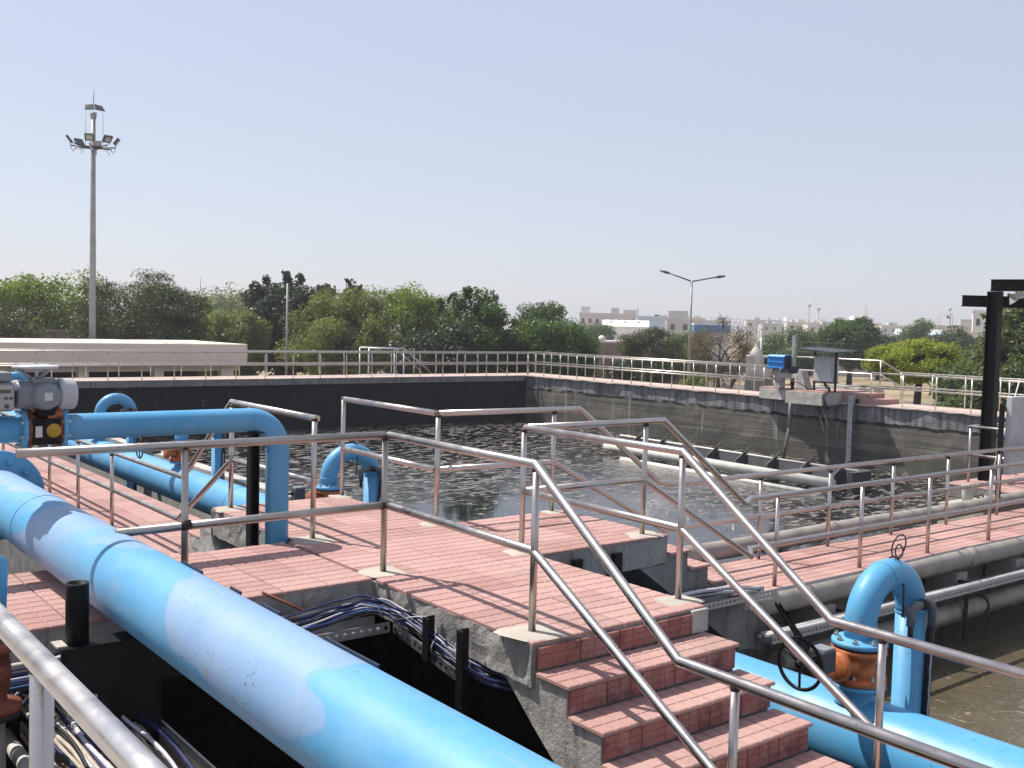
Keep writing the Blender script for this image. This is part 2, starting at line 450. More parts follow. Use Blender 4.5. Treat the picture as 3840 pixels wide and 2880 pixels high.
class MB:
    def __init__(self):
        self.v, self.f, self.smooth = [], [], []
    def add(self, verts, faces, smooth=False):
        o = len(self.v)
        self.v += [tuple(x) for x in verts]
        self.f += [tuple(i + o for i in f) for f in faces]
        self.smooth += [smooth] * len(faces)
        return self
    def box(self, x0, x1, y0, y1, z0, z1):
        if x0 > x1: x0, x1 = x1, x0
        if y0 > y1: y0, y1 = y1, y0
        if z0 > z1: z0, z1 = z1, z0
        return self.add([(x0, y0, z0), (x1, y0, z0), (x1, y1, z0), (x0, y1, z0), (x0, y0, z1), (x1, y0, z1), (x1, y1, z1), (x0, y1, z1)],
                        [(0, 3, 2, 1), (4, 5, 6, 7), (0, 1, 5, 4), (1, 2, 6, 5), (2, 3, 7, 6), (3, 0, 4, 7)])
    def bbox(self, x0, x1, y0, y1, z0, z1, b=.01):
        """box with chamfered edges"""
        bm = bmesh.new()
        bmesh.ops.create_cube(bm, size=1.0)
        for v in bm.verts:
            v.co = Vector(((x0 + x1) / 2 + v.co.x * (x1 - x0), (y0 + y1) / 2 + v.co.y * (y1 - y0), (z0 + z1) / 2 + v.co.z * (z1 - z0)))
        bmesh.ops.bevel(bm, geom=bm.edges[:], offset=b, segments=2, affect='EDGES', profile=.6)
        bm.verts.index_update()
        self.add([v.co for v in bm.verts], [[v.index for v in f.verts] for f in bm.faces])
        bm.free()
        return self
    def tube(self, pts, r, n=12, cap=True, smooth=True):
        pts = [Vector(p) for p in pts]
        m = len(pts)
        rs = r if isinstance(r, (list, tuple)) else [r] * m
        ts = []
        for i in range(m):
            a = pts[max(0, i - 1)]; b = pts[min(m - 1, i + 1)]
            ts.append((b - a).normalized())
        up = Vector((0, 0, 1)) if abs(ts[0].z) < .9 else Vector((1, 0, 0))
        side = ts[0].cross(up).normalized()
        verts = []
        for i in range(m):
            side = (side - ts[i] * side.dot(ts[i])).normalized()
            oth = ts[i].cross(side)
            # mitre correction at bends
            k = 1.0
            if 0 < i < m - 1:
                d0 = (pts[i] - pts[i - 1]).normalized()
                k = 1.0 / max(.5, abs(d0.dot(ts[i])))
            bend = None
            if k > 1.001:
                d0 = (pts[i] - pts[i - 1]).normalized(); d1 = (pts[i + 1] - pts[i]).normalized()
                bend = (d1 - d0).normalized()
            for j in range(n):
                a = 2 * math.pi * j / n
                w = side * math.cos(a) + oth * math.sin(a)
                if bend is not None:
                    w = w + bend * (w.dot(bend) * (k - 1))
                verts.append(pts[i] + w * rs[i])
        faces = []
        for i in range(m - 1):
            for j in range(n):
                a, b = i * n + j, i * n + (j + 1) % n
                faces.append((a, b, b + n, a + n))
        self.add(verts, faces, smooth)
        if cap:
            o = len(self.v) - m * n
            self.f.append(tuple(o + j for j in reversed(range(n)))); self.smooth.append(False)
            self.f.append(tuple(o + (m - 1) * n + j for j in range(n))); self.smooth.append(False)
        return self
    def cyl(self, p, q, r, n=16, r2=None):
        return self.tube([p, q], [r, r2 if r2 is not None else r], n)
    def lathe(self, base, axis, prof, n=20, smooth=True):
        """prof: list of (distance along axis, radius)"""
        base = Vector(base); ax = Vector(axis).normalized()
        up = Vector((0, 0, 1)) if abs(ax.z) < .9 else Vector((1, 0, 0))
        s = ax.cross(up).normalized(); o2 = ax.cross(s)
        verts, faces = [], []
        for h, r in prof:
            for j in range(n):
                a = 2 * math.pi * j / n
                verts.append(base + ax * h + (s * math.cos(a) + o2 * math.sin(a)) * max(r, 1e-4))
        for i in range(len(prof) - 1):
            for j in range(n):
                a, b = i * n + j, i * n + (j + 1) % n
                faces.append((a, b, b + n, a + n))
        faces.append(tuple(reversed(range(n))))
        faces.append(tuple((len(prof) - 1) * n + j for j in range(n)))
        return self.add(verts, faces, smooth)
    def torus(self, c, axis, R, r, n=28, k=8, a0=0.0, a1=2 * math.pi):
        c = Vector(c); ax = Vector(axis).normalized()
        up = Vector((0, 0, 1)) if abs(ax.z) < .9 else Vector((1, 0, 0))
        s = ax.cross(up).normalized(); o2 = ax.cross(s)
        full = abs(a1 - a0) > 6.28
        verts, faces = [], []
        m = n if full else n + 1
        for i in range(m):
            a = a0 + (a1 - a0) * i / n
            d = s * math.cos(a) + o2 * math.sin(a)
            for j in range(k):
                b = 2 * math.pi * j / k
                verts.append(c + d * (R + r * math.cos(b)) + ax * (r * math.sin(b)))
        for i in range(n):
            for j in range(k):
                a, b = i * k + j, i * k + (j + 1) % k
                a2, b2 = ((i + 1) % m) * k + j, ((i + 1) % m) * k + (j + 1) % k
                faces.append((a, b, b2, a2))
        return self.add(verts, faces, True)
    def prism(self, poly, axis, a, b):
        """extrude a polygon; axis 'x' takes (y,z) points, 'y' takes (x,z), 'z' takes (x,y)"""
        def P(p, h):
            return {'x': (h, p[0], p[1]), 'y': (p[0], h, p[1]), 'z': (p[0], p[1], h)}[axis]
        n = len(poly)
        vs_ = [P(p, a) for p in poly] + [P(p, b) for p in poly]
        return self.add(vs_, [tuple(reversed(range(n))), tuple(range(n, 2 * n))] + [(i, (i + 1) % n, n + (i + 1) % n, n + i) for i in range(n)])
    def build(self, name, mat, parent=None, fix=True):
        me = bpy.data.meshes.new(name)
        off = wloc(parent) if parent is not None else Vector((0, 0, 0))
        me.from_pydata([(x - off.x, y - off.y, z - off.z) for x, y, z in self.v], [], self.f)
        me.polygons.foreach_set('use_smooth', self.smooth)
        if fix:
            bm = bmesh.new(); bm.from_mesh(me)
            bmesh.ops.recalc_face_normals(bm, faces=bm.faces[:])
            bm.to_mesh(me); bm.free()
        me.materials.append(MATS[mat] if isinstance(mat, str) else mat)
        o = bpy.data.objects.new(name, me)
        C.objects.link(o)
        if parent is not None:
            o.parent = parent
        return o

def wloc(o):
    p = Vector((0, 0, 0))
    while o is not None:
        p += Vector(o.location)
        o = o.parent
    return p

def tag(o, label, cat=None, group=None, kind=None):
    if label: o['label'] = label
    if cat: o['category'] = cat
    if group: o['group'] = group
    if kind: o['kind'] = kind
    return o

def thing(name, label, cat, loc=(0, 0, 0), group=None):
    o = bpy.data.objects.new(name, None)
    o.empty_display_size = .2
    o.location = loc
    C.objects.link(o)
    return tag(o, label, cat, group)

def struct(o, label=None):
    o['kind'] = 'structure'
    if label: o['label'] = label
    return o

def copy_tree(o, parent=None, dloc=(0, 0, 0)):
    c = o.copy()
    C.objects.link(c)
    c.parent = parent
    if parent is None:
        c.location = Vector(o.location) + Vector(dloc)
    for ch in list(o.children):
        copy_tree(ch, c)
    return c

def shared(me_obj, parent, loc, rot=None, scale=None, name=None):
    """another piece that shares the mesh of me_obj"""
    o = bpy.data.objects.new(name or me_obj.name.split('.')[0], me_obj.data)
    C.objects.link(o)
    o.parent = parent
    o.location = Vector(loc) - wloc(parent)
    if rot: o.rotation_euler = rot
    if scale: o.scale = scale
    return o

def arc(c, a, b, t0, t1, n=10):
    c, a, b = Vector(c), Vector(a), Vector(b)
    return [c + a * math.cos(t0 + (t1 - t0) * i / n) + b * math.sin(t0 + (t1 - t0) * i / n) for i in range(n + 1)]

def rough_prism(mb, poly, z0, z1, step=.07, amp=.010, seed=0.0, sides=True, freq=5.0):
    """vertical-sided concrete block: sides cut into a grid and pushed in and out so that arrises are uneven"""
    ring = []
    n = len(poly)
    for i in range(n):
        a, b = Vector((*poly[i], 0)), Vector((*poly[(i + 1) % n], 0))
        k = max(1, int((b - a).length / step))
        nrm = Vector(((b - a).y, -(b - a).x, 0)).normalized()
        for j in range(k):
            ring.append((a.lerp(b, j / k), nrm, j == 0))
    rows = max(2, int((z1 - z0) / step) + 1)
    verts, faces = [], []
    m = len(ring)
    for r in range(rows):
        z = z0 + (z1 - z0) * r / (rows - 1)
        for p, nr, corner in ring:
            q = Vector((p.x, p.y, z))
            d = noise.noise(q * freq + Vector((seed, seed, seed))) * amp + noise.noise(q * freq * 4 + Vector((seed, 3, 1))) * amp * .5
            dz = noise.noise(q * freq * 1.7 + Vector((9, seed, 2))) * amp * (.8 if r in (0,) else .25)
            verts.append(q + nr * (d - amp * .4) + Vector((0, 0, dz if r == 0 else min(0, dz))))
    for r in range(rows - 1):
        for i in range(m):
            a, b = r * m + i, r * m + (i + 1) % m
            faces.append((a, b, b + m, a + m))
    faces.append(tuple(reversed(range(m))))
    faces.append(tuple((rows - 1) * m + i for i in range(m)))
    mb.add(verts, faces)
    return mb
# ------------------------------------------------------------------ ground and water
ZG, ZW, ZC = -3.0, -0.75, -0.72
ZFAR, ZNEAR, ZPIT = -2.8, -1.65, -4.2
g = MB()
a, b, c_, d_ = -3.9, 33.0, -11.9, 39.6
R = 3000.0
outer = [(-R, -R), (R, -R), (R, R), (-R, R)]
inner = [(a, c_), (b, c_), (b, d_), (a, d_)]
g.add([(x, y, ZG) for x, y in outer + inner], [(0, 1, 5, 4), (1, 2, 6, 5), (2, 3, 7, 6), (3, 0, 4, 7)])
struct(g.build('ground', 'ground'), 'dry sandy field with patches of grass')
struct(MB().add([(-3.9, -11.9, ZPIT), (33, -11.9, ZPIT), (33, 39.6, ZPIT), (-3.9, 39.6, ZPIT)], [(0, 1, 2, 3)]).build('pit_floor', 'pit_shade'))
struct(MB().add([(4.9, 6.9, ZFAR), (30.6, 6.9, ZFAR), (30.6, 37.9, ZFAR), (4.9, 37.9, ZFAR)], [(0, 1, 2, 3)]).build('water', 'water_dark'),
       'dark rippled water of the large settling tank')
struct(MB().add([(4.76, -11.8, ZNEAR), (30.6, -11.8, ZNEAR), (30.6, 6.2, ZNEAR), (4.76, 6.2, ZNEAR)], [(0, 1, 2, 3)]).build('water', 'water_brown'),
       'brown foamy water of the near tank')
r = MB()
r.add([(36.0, -60, ZG + .01), (44, -60, ZG + .01), (70, 60, ZG + .01), (62, 62, ZG + .01)], [(0, 1, 2, 3)])
struct(r.build('road', 'asphalt'), 'narrow grey road beyond the tank')
r = MB()
r.add([(84, -40, ZG + .01), (90, -40, ZG + .01), (128, 130, ZG + .01), (122, 132, ZG + .01)], [(0, 1, 2, 3)])
struct(r.build('path', 'wall_yellow'), 'pale sandy track across the field')

# ------------------------------------------------------------------ tank walls
def ragged_wall(name, label, x0, x1, y0, y1, z0, z1, mat, amp=.02, step=.35, freq=1.6, seed=1.0):
    t = thing(name, label, 'wall', (x0, y0, z0))
    rough_prism(MB(), [(x0, y0), (x1, y0), (x1, y1), (x0, y1)], z0, z1, step, amp, seed, freq=freq).build('wall_body', mat, t)
    return t

w_back = ragged_wall('tank_wall', 'long black shaded rear wall of the tank under the cream building', -3.8, 32.4, 37.75, 39.3, ZPIT, -.97, 'shaded_rear_wall')
rough_prism(MB(), [(-3.8, 37.6), (30.3, 37.6), (30.3, 39.45), (-3.8, 39.45)], -.972, ZC - .03, .35, .02, 4.0, freq=2.2).build('coping_beam', 'concrete_old', w_back)
rough_prism(MB(), [(-3.8, 37.58), (30.28, 37.58), (30.28, 39.5), (-3.8, 39.5)], ZC - .028, ZC, .3, .012, 6.0, freq=2.2).build('coping', 'coping_top', w_back)
w_right = ragged_wall('tank_wall', 'stained sunlit side wall of the tank with level board marks', 30.42, 32.3, -11.8, 37.74, ZPIT, ZC - .04, 'tank_wall', .03, .30, 1.3, 2.0)
rough_prism(MB(), [(30.34, -11.8), (32.42, -11.8), (32.42, 39.5), (30.30, 39.5)], ZC - .038, ZC, .22, .05, 8.0, freq=1.5).build('coping', 'coping_top', w_right)
lad = MB()
for x in (30.36, 30.385):
    pass
# two old cables hang down the lit wall beside the corner
for k, yy in enumerate((37.1, 36.75)):
    cb = MB().tube([(30.36, yy, -.74), (30.34, yy - .05, -1.4), (30.33, yy - .12, -2.2), (30.34, yy - .18, -2.9)], .018, 6)
    tag(cb.build('hanging_cable', 'cable_black'), 'black cable hanging down the side wall, ' + ('nearest the tank corner' if k == 0 else 'just beside another at the tank corner'), 'cable', 'cables at the tank corner')

w_strip = ragged_wall('tank_wall', 'narrow concrete wall top running beside the far blue header pipe', 6.2, 6.42, 12.7, 37.7, ZPIT, ZW, 'concrete_pale', .012, .3, 2.0, 3.0)
w_div = ragged_wall('dividing_wall', 'stained concrete wall carrying the walkway between the two tanks', 7.35, 30.4, 6.08, 6.80, ZPIT, ZW - .16, 'concrete_old', .02, .25, 2.0, 5.0)
for k, x in enumerate((8.2, 10.6, 11.9, 13.5, 15.2)):
    MB().prism([(6.06, -.92), (5.70, -.92), (5.70, -1.02), (6.06, -1.35)], 'x', x, x + .22).build('corbel', 'concrete', w_div)
pw = thing('pit_dark_screen', 'added black screens that darken the void under the platform', 'wall', (4.75, 5, ZPIT))  # black screens added so the void under the platform stays dark
MB().box(4.735, 4.80, -11.8, 6.9, ZPIT, -.95).build('side_screen', 'pit_shade', pw)
MB().box(4.735, 4.80, 4.2, 6.9, -.949, -.245).build('upper_screen', 'pit_shade', pw)
MB().box(-3.8, 4.734, 6.74, 6.80, ZPIT, -.245).build('end_screen', 'pit_shade', pw)
w_left = ragged_wall('dividing_wall', 'concrete wall under the receding tiled walkway on the left', 3.62, 4.58, 9.85, 37.7, ZPIT, ZW - .16, 'concrete_old', .02, .4, 2.0, 7.0)
w_near = ragged_wall('dividing_wall', 'concrete wall under the foot of the front stairs', 3.5, 4.70, -11.8, 2.95, ZPIT, ZW - .16, 'concrete_old', .02, .4, 2.0, 9.0)

# ------------------------------------------------------------------ tiles
def tile_mesh(name, mat, n=3):
    m = MB()
    gr, ins, dep = .012, .016, .0045
    m.add([(0.006, 0.006, -dep), (.994, 0.006, -dep), (.994, .994, -dep), (0.006, .994, -dep), (0.006, 0.006, -.02), (.994, 0.006, -.02), (.994, .994, -.02), (0.006, .994, -.02)],
          [(0, 1, 2, 3), (0, 4, 5, 1), (1, 5, 6, 2), (2, 6, 7, 3), (3, 7, 4, 0)])
    for i in range(n):
        for j in range(n):
            x0, x1, y0, y1 = i / n + gr, (i + 1) / n - gr, j / n + gr, (j + 1) / n - gr
            m.add([(x0, y0, -dep + .0003), (x1, y0, -dep + .0003), (x1, y1, -dep + .0003), (x0, y1, -dep + .0003),
                   (x0 + ins, y0 + ins, 0), (x1 - ins, y0 + ins, 0), (x1 - ins, y1 - ins, 0), (x0 + ins, y1 - ins, 0)],
                  [(4, 5, 6, 7), (0, 1, 5, 4), (1, 2, 6, 5), (2, 3, 7, 6), (3, 0, 4, 7)])
    me = bpy.data.meshes.new(name)
    me.from_pydata(m.v, [], m.f)
    me.materials.append(MATS[mat])
    return me

TILE = tile_mesh('tile', 'tile')
RTILE = tile_mesh('riser_tile', 'riser_tile')

def lay(parent, x0, x1, y0, y1, z, size=.30, me=None, jit=.0015):
    nx, ny = max(1, round((x1 - x0) / size)), max(1, round((y1 - y0) / size))
    sx, sy = (x1 - x0) / nx, (y1 - y0) / ny
    off = wloc(parent)
    for i in range(nx):
        for j in range(ny):
            o = bpy.data.objects.new('tile', me or TILE)
            C.objects.link(o)
            o.parent = parent
            o.location = Vector((x0 + i * sx, y0 + j * sy, z + random.uniform(-jit, jit * .4))) - off
            o.scale = (sx * .992, sy * .992, 1)
            o.rotation_euler = (random.uniform(-.0025, .0025), random.uniform(-.0025, .0025), random.uniform(-.003, .003))

def lay_riser(parent, x0, x1, y, z0, z1, face=-1, size=.26):
    """tiles set upright on a riser that faces -Y"""
    nx = max(1, round((x1 - x0) / size))
    sx = (x1 - x0) / nx
    off = wloc(parent)
    for i in range(nx):
        o = bpy.data.objects.new('riser_tile', RTILE)
        C.objects.link(o)
        o.parent = parent
        o.location = Vector((x0 + i * sx, y + random.uniform(-.002, .001), z0)) - off
        o.rotation_euler = (math.pi / 2 + random.uniform(-.01, .01), 0, random.uniform(-.004, .004))
        o.scale = (sx * .99, (z1 - z0) * .99, 1)

def patch(parent, x, y, z, r=.13, sx=1.0, sy=1.0, seed=0, h=.004):
    r *= .72
    m = MB()
    n = 18
    top, bot = [], []
    for k in range(n):
        a = 2 * math.pi * k / n
        sq = 1.0 / max(abs(math.cos(a + .1)), abs(math.sin(a + .1))) ** .7
        rr = r * sq * (1 + .45 * noise.noise(Vector((math.cos(a) * 1.3 + seed, math.sin(a) * 1.3, seed * 2.1))))
        bot.append((x + rr * math.cos(a) * sx, y + rr * math.sin(a) * sy, z - .004))
        top.append((x + rr * .8 * math.cos(a) * sx, y + rr * .8 * math.sin(a) * sy, z + h * (.6 + .4 * noise.noise(Vector((k * .9, seed, 1))))))
    ctr = (x, y, z + h * 1.2)
    m.add(bot + top + [ctr], [(k, (k + 1) % n, n + (k + 1) % n, n + k) for k in range(n)] + [(n + k, n + (k + 1) % n, 2 * n) for k in range(n)], True)
    return m.build('mortar_patch', 'mortar', parent)

# ------------------------------------------------------------------ the cross-shaped platform
plat = thing('concrete_platform', 'cross-shaped raised concrete platform paved with pink tiles, between the tanks', 'platform', (4.0, 6.3, -.22))
poly = [(3.37, 4.07), (4.70, 4.07), (4.70, 5.66), (6.06, 5.66), (6.06, 6.95), (4.74, 6.95), (4.74, 8.55), (3.45, 8.55), (3.45, 6.97), (-1.8, 6.97), (-1.8, -2.0), (.62, -2.0), (.62, 5.68), (3.37, 5.68)]
rough_prism(MB(), poly, -.235, -.0205, .05, .016, 0.0, freq=6).build('slab', 'concrete', plat)
lay(plat, .62, 3.37, 5.68, 6.97, 0)
lay(plat, 3.37, 4.70, 4.07, 5.66, 0)
lay(plat, 3.40, 4.72, 5.66, 6.96, 0)
lay(plat, 4.72, 6.06, 5.66, 6.95, 0)
lay(plat, 3.46, 4.73, 6.97, 8.55, 0)
for k, (x, y, r_, sx, sy) in enumerate([(3.52, 5.80, .16, 1.3, 1.1), (3.50, 4.21, .20, 1.2, 1.0), (4.64, 4.24, .17, 1.2, .9), (3.60, 6.94, .18, 1.1, 1.2), (4.72, 6.99, .15, 1.2, 1.0),
                                        (4.69, 8.52, .14, 1, 1), (5.90, 6.90, .12, 1, 1), (5.88, 5.77, .18, 1.2, .9), (4.66, 5.80, .15, 1.2, 1), (3.56, 8.43, .16, 1, 1.2), (2.18, 5.80, .13, 1, 1)]):
    patch(plat, x, y, .001, r_, sx, sy, k * 1.7)
# ------------------------------------------------------------------ stairs
RISE, RUN = .15, .255
st = thing('concrete_stairs', 'front stairs with pink tiled treads going down towards the lower right', 'stairs', (4.0, 3.4, -.95))
yb = 4.068
prof = [(yb, -.0205)]
prof = []
y, z = yb, -.022
pts = [(y, -.235), (y, -RISE - .022)]
for k in range(1, 5):
    yn = yb - RUN * k
    pts += [(yn, -RISE * k - .022), (yn, -RISE * (k + 1) - .022)]
pts += [(yb - RUN * 5, -RISE * 5 - .022), (yb - RUN * 5, -1.05), (3.62, -.98), (3.85, -.62), (4.32, -.262), (4.45, -.236)]
# build the body from strips so that its flanks can be uneven
def stair_body(parent, prof, a0, a1, axis, mat, n=14, amp=.009, name='stair_body'):
    """extrude an (s,z) profile; flanks are set slightly uneven"""
    bm = bmesh.new()
    vs0 = []
    for s, zz in prof:
        vs0.append(bm.verts.new((a0, s, zz) if axis == 'x' else (s, a0, zz)))
    f = bm.faces.new(vs0)
    ext = bmesh.ops.extrude_face_region(bm, geom=[f])
    for e in ext['geom']:
        if isinstance(e, bmesh.types.BMVert):
            if axis == 'x': e.co.x = a1
            else: e.co.y = a1
    bmesh.ops.triangulate(bm, faces=[fc for fc in bm.faces if len(fc.verts) > 4])
    bmesh.ops.subdivide_edges(bm, edges=[e for e in bm.edges if e.calc_length() > .12], cuts=3, use_grid_fill=True)
    bmesh.ops.triangulate(bm, faces=[fc for fc in bm.faces if len(fc.verts) > 4])
    bm.normal_update()
    for v in bm.verts:
        nn = noise.noise(v.co * 6.0) * amp + noise.noise(v.co * 22.0) * amp * .6
        v.co -= v.normal * (abs(nn) + amp * .2)
    bmesh.ops.recalc_face_normals(bm, faces=bm.faces[:])
    off = wloc(parent)
    for v in bm.verts:
        v.co -= off
    me = bpy.data.meshes.new(name)
    bm.to_mesh(me); bm.free()
    me.materials.append(MATS[mat])
    o = bpy.data.objects.new(name, me)
    C.objects.link(o); o.parent = parent
    return o

stair_body(st, pts, 3.39, 4.66, 'x', 'concrete')
lay_riser(st, 3.40, 4.56, yb - .018, -RISE + .004, -.028)
MB().bbox(4.565, 4.70, yb - .022, yb + .01, -RISE + .003, -.012, .006).build('mortar_patch', 'concrete_pale', st)
for k in range(1, 6):
    y1, y0 = yb - RUN * (k - 1) - .021, yb - RUN * k - .030
    zt = -RISE * k
    if k < 5:
        lay(st, 3.375, 4.68, y0, y1, zt, .26)
        lay_riser(st, 3.40, 4.66, yb - RUN * k - .018, zt - RISE + .004, zt - .024)
st2 = thing('concrete_stairs', 'far stairs with rough plastered flank behind the blue riser pipe', 'stairs', (4.1, 9.2, -.95))
pts = [(8.552, -.235), (8.552, -RISE - .022)]
for k in range(1, 5):
    yn = 8.552 + .25 * k
    pts += [(yn, -RISE * k - .022), (yn, -RISE * (k + 1) - .022)]
pts += [(8.552 + 1.25, -.772), (8.552 + 1.25, -1.25), (9.45, -1.25), (8.95, -.80), (8.62, -.56), (8.45, -.40)]
stair_body(st2, pts, 3.46, 4.72, 'x', 'concrete_pale', amp=.014)
for k in range(1, 5):
    lay(st2, 3.45, 4.73, 8.552 + .25 * (k - 1) + .02, 8.552 + .25 * k + .025, -RISE * k, .26)
st3 = thing('concrete_stairs', 'short stairs with grey stepped flank down to the right walkway', 'stairs', (6.7, 6.3, -.95))
pts = [(6.062, -.235), (6.062, -RISE - .022)]
for k in range(1, 5):
    xn = 6.062 + .25 * k
    pts += [(xn, -RISE * k - .022), (xn, -RISE * (k + 1) - .022)]
pts += [(7.312, -.772), (7.312, -1.15), (7.0, -1.10), (6.13, -.50), (5.76, -.24)]
stair_body(st3, pts, 5.67, 6.93, 'y', 'concrete_old')
for k in range(1, 5):
    lay(st3, 6.062 + .25 * (k - 1) + .02, 6.062 + .25 * k + .025, 5.655, 6.94, -RISE * k, .26)

# ------------------------------------------------------------------ walkways
wk_r = thing('tiled_walkway', 'long pink tiled walkway between two grey pipes leading to the right', 'walkway', (7.3, 6.4, -.92))
rough_prism(MB(), [(7.314, 5.93), (30.3, 5.93), (30.3, 6.95), (7.314, 6.95)], -.91, ZW - .0205, .12, .012, 2.0, freq=5).build('slab', 'concrete_old', wk_r)
lay(wk_r, 7.314, 18.0, 5.93, 6.95, ZW, .30)
lay(wk_r, 18.0, 30.3, 5.93, 6.95, ZW, .5)
wk_l = thing('tiled_walkway', 'narrow pink tiled walkway receding along the far blue header pipe', 'walkway', (4.1, 9.8, -.92))
rough_prism(MB(), [(3.50, 9.803), (4.66, 9.803), (4.66, 37.55), (3.50, 37.55)], -.91, ZW - .0205, .15, .012, 3.0, freq=5).build('slab', 'concrete_old', wk_l)
lay(wk_l, 3.50, 4.66, 9.803, 20.0, ZW, .30)
lay(wk_l, 3.50, 4.66, 20.0, 37.5, ZW, .58)
wk_n = thing('tiled_walkway', 'tiled walkway at the foot of the front stairs, mostly out of view', 'walkway', (4.0, 2.7, -.92))
rough_prism(MB(), [(3.39, -11), (4.72, -11), (4.72, 2.78), (3.39, 2.78)], -.93, ZW - .0205, .2, .012, 3.0, freq=5).build('slab', 'concrete', wk_n)
lay(wk_n, 3.39, 4.72, .5, 2.775, ZW, .27)
gp = thing('concrete_platform', 'small tiled landing carrying the black steel gantry at the right edge', 'platform', (17.5, 7.9, -.95))
rough_prism(MB(), [(15.9, 6.955), (20.0, 6.955), (20.0, 8.85), (15.9, 8.85)], -.95, ZW - .0205, .15, .012, 5.0, freq=5).build('slab', 'concrete_old', gp)
lay(gp, 15.9, 20.0, 6.955, 8.85, ZW, .33)
# ------------------------------------------------------------------ railings near the camera
RT, RP = .0245, .0205
_post_cache = {}

def weld(parent, p, r=.031, axis=(0, 0, 1), h=.018):
    m = MB()
    ax = Vector(axis).normalized()
    p = Vector(p)
    m.lathe(p - ax * h, ax, [(0, r * .85), (h * .6, r), (h * 1.3, r * .97), (h * 2, r * .84)], 12)
    return m.build('weld', 'weld', parent)

def railing(label, rails, posts, mat='stainless', pmat='stainless', group=None, loc=None, rt=RT, rp=RP, names=('top_rail', 'mid_rail')):
    """rails: list of (name, polyline); posts: list of (x, y, z0, z1)"""
    x, y, z0, z1 = posts[0]
    t = thing('railing', label, 'railing', loc or (x, y, z0), group)
    for nm, pl in rails:
        MB().tube(pl, rt, 14).build(nm, mat, t)
    for (x, y, z0, z1) in posts:
        lean = (random.uniform(-.004, .004), random.uniform(-.004, .004))
        MB().tube([(x, y, z0), (x + lean[0], y + lean[1], z1)], rp, 14).build('post', pmat, t)
        weld(t, (x + lean[0], y + lean[1], z1 - .012), rp * 1.22, h=.012)
    return t

r1 = railing('scuffed steel railing running behind the big blue pipe on the left',
        [('top_rail', [(1.30, 5.83, .9), (2.2, 5.80, .9), (3.50, 5.79, .9)]), ('mid_rail', [(1.80, 5.80, .432), (3.50, 5.79, .44)])],
        [(2.19, 5.80, -.02, .9), (3.51, 5.79, 0, .89)], 'stainless_worn', 'stainless_worn')
for x in (2.19, 3.51):
    weld(r1, (x, 5.795, .44), .033, (1, 0, 0), .03)
railing('steel handrail from the platform corner down the left side of the front stairs',
        [('top_rail', [(3.52, 5.77, .9), (3.505, 4.80, .9), (3.495, 4.235, .9), (3.50, 3.18, .125), (3.50, -1.2, .125)]),
         ('mid_rail', [(3.52, 5.77, .44), (3.495, 4.235, .435), (3.50, 2.86, -.36), (3.50, -1.2, -.36)])],
        [(3.492, 4.225, 0, .885), (3.50, 2.85, ZW, .11), (3.50, 1.55, ZW, .11), (3.50, .25, ZW, .11)], 'stainless', 'stainless')
railing('steel handrail from the platform middle down the right side of the front stairs',
        [('top_rail', [(4.665, 5.78, .9), (4.66, 4.255, .9), (4.67, 3.18, .125), (4.67, -1.2, .125)]),
         ('mid_rail', [(4.665, 5.78, .44), (4.66, 4.255, .435), (4.67, 2.92, -.37), (4.67, -1.2, -.37)])],
        [(4.66, 5.78, 0, .89), (4.655, 4.25, 0, .885), (4.67, 2.88, ZW, .11), (4.67, 1.6, ZW, .11), (4.67, .3, ZW, .11)], 'stainless', 'stainless')
nearposts = [(x, 6.04, ZW, .105) for x in (7.93, 9.30, 10.58, 11.90, 13.2, 14.5, 15.8, 17.1, 18.4, 19.7)]
railing('steel railing down the short stairs and along the near edge of the right walkway',
        [('top_rail', [(4.69, 5.785, .9), (5.88, 5.78, .9), (6.09, 5.78, .9), (7.16, 5.80, .13), (7.45, 5.98, .12), (20.5, 6.04, .12)]),
         ('mid_rail', [(4.69, 5.785, .44), (5.88, 5.78, .44), (7.30, 5.82, -.36), (7.5, 6.0, -.34), (20.5, 6.04, -.34)])],
        [(5.88, 5.775, 0, .885)] + nearposts)
farposts = [(x, 6.86, ZW, .105) for x in (8.72, 9.92, 11.18, 12.42, 13.7, 14.95, 16.2)]
railing('steel railing along the far edge of the right walkway beside the dark water',
        [('top_rail', [(4.73, 6.985, .9), (5.92, 6.93, .9), (6.20, 6.92, .9), (7.22, 6.88, .17), (7.4, 6.87, .14), (16.9, 6.87, .12)]),
         ('mid_rail', [(4.73, 6.985, .44), (5.92, 6.93, .44), (7.30, 6.88, -.30), (16.9, 6.87, -.33)])],
        [(4.725, 6.985, 0, .89), (5.91, 6.925, 0, .885)] + farposts)
railing('steel railing on the far platform arm in front of the dark tank wall',
        [('top_rail', [(4.725, 7.01, .9), (4.72, 8.53, .905)]), ('mid_rail', [(4.725, 7.01, .44), (4.72, 8.53, .44)])],
        [(4.72, 8.55, 0, .925)])
railing('steel railing from the blue riser down the far stairs and along the left walkway',
        [('top_rail', [(3.625, 6.96, .9), (3.66, 8.62, .9), (3.68, 9.80, .08), (3.66, 11.9, .08), (3.64, 37, .08)]),
         ('mid_rail', [(3.62, 6.96, .42), (3.60, 8.45, .42), (3.66, 9.88, -.34), (3.64, 37, -.34)])],
        [(3.595, 6.95, 0, .905), (3.585, 8.44, 0, .89)] + [(3.65, 11.9 + 1.32 * k, ZW, .07) for k in range(19)])
nr = railing('thick polished handrail close to the camera at the lower left',
        [('top_rail', [(.562, -1.5, .9), (.562, 4.4, .9)]), ('mid_rail', [(.562, -1.5, .44), (.562, 4.4, .44)])],
        [(.575, 2.36, 0, .885), (.575, 3.9, 0, .885), (.575, .9, 0, .885)], 'stainless_new', 'stainless', None, None, .027, .025)
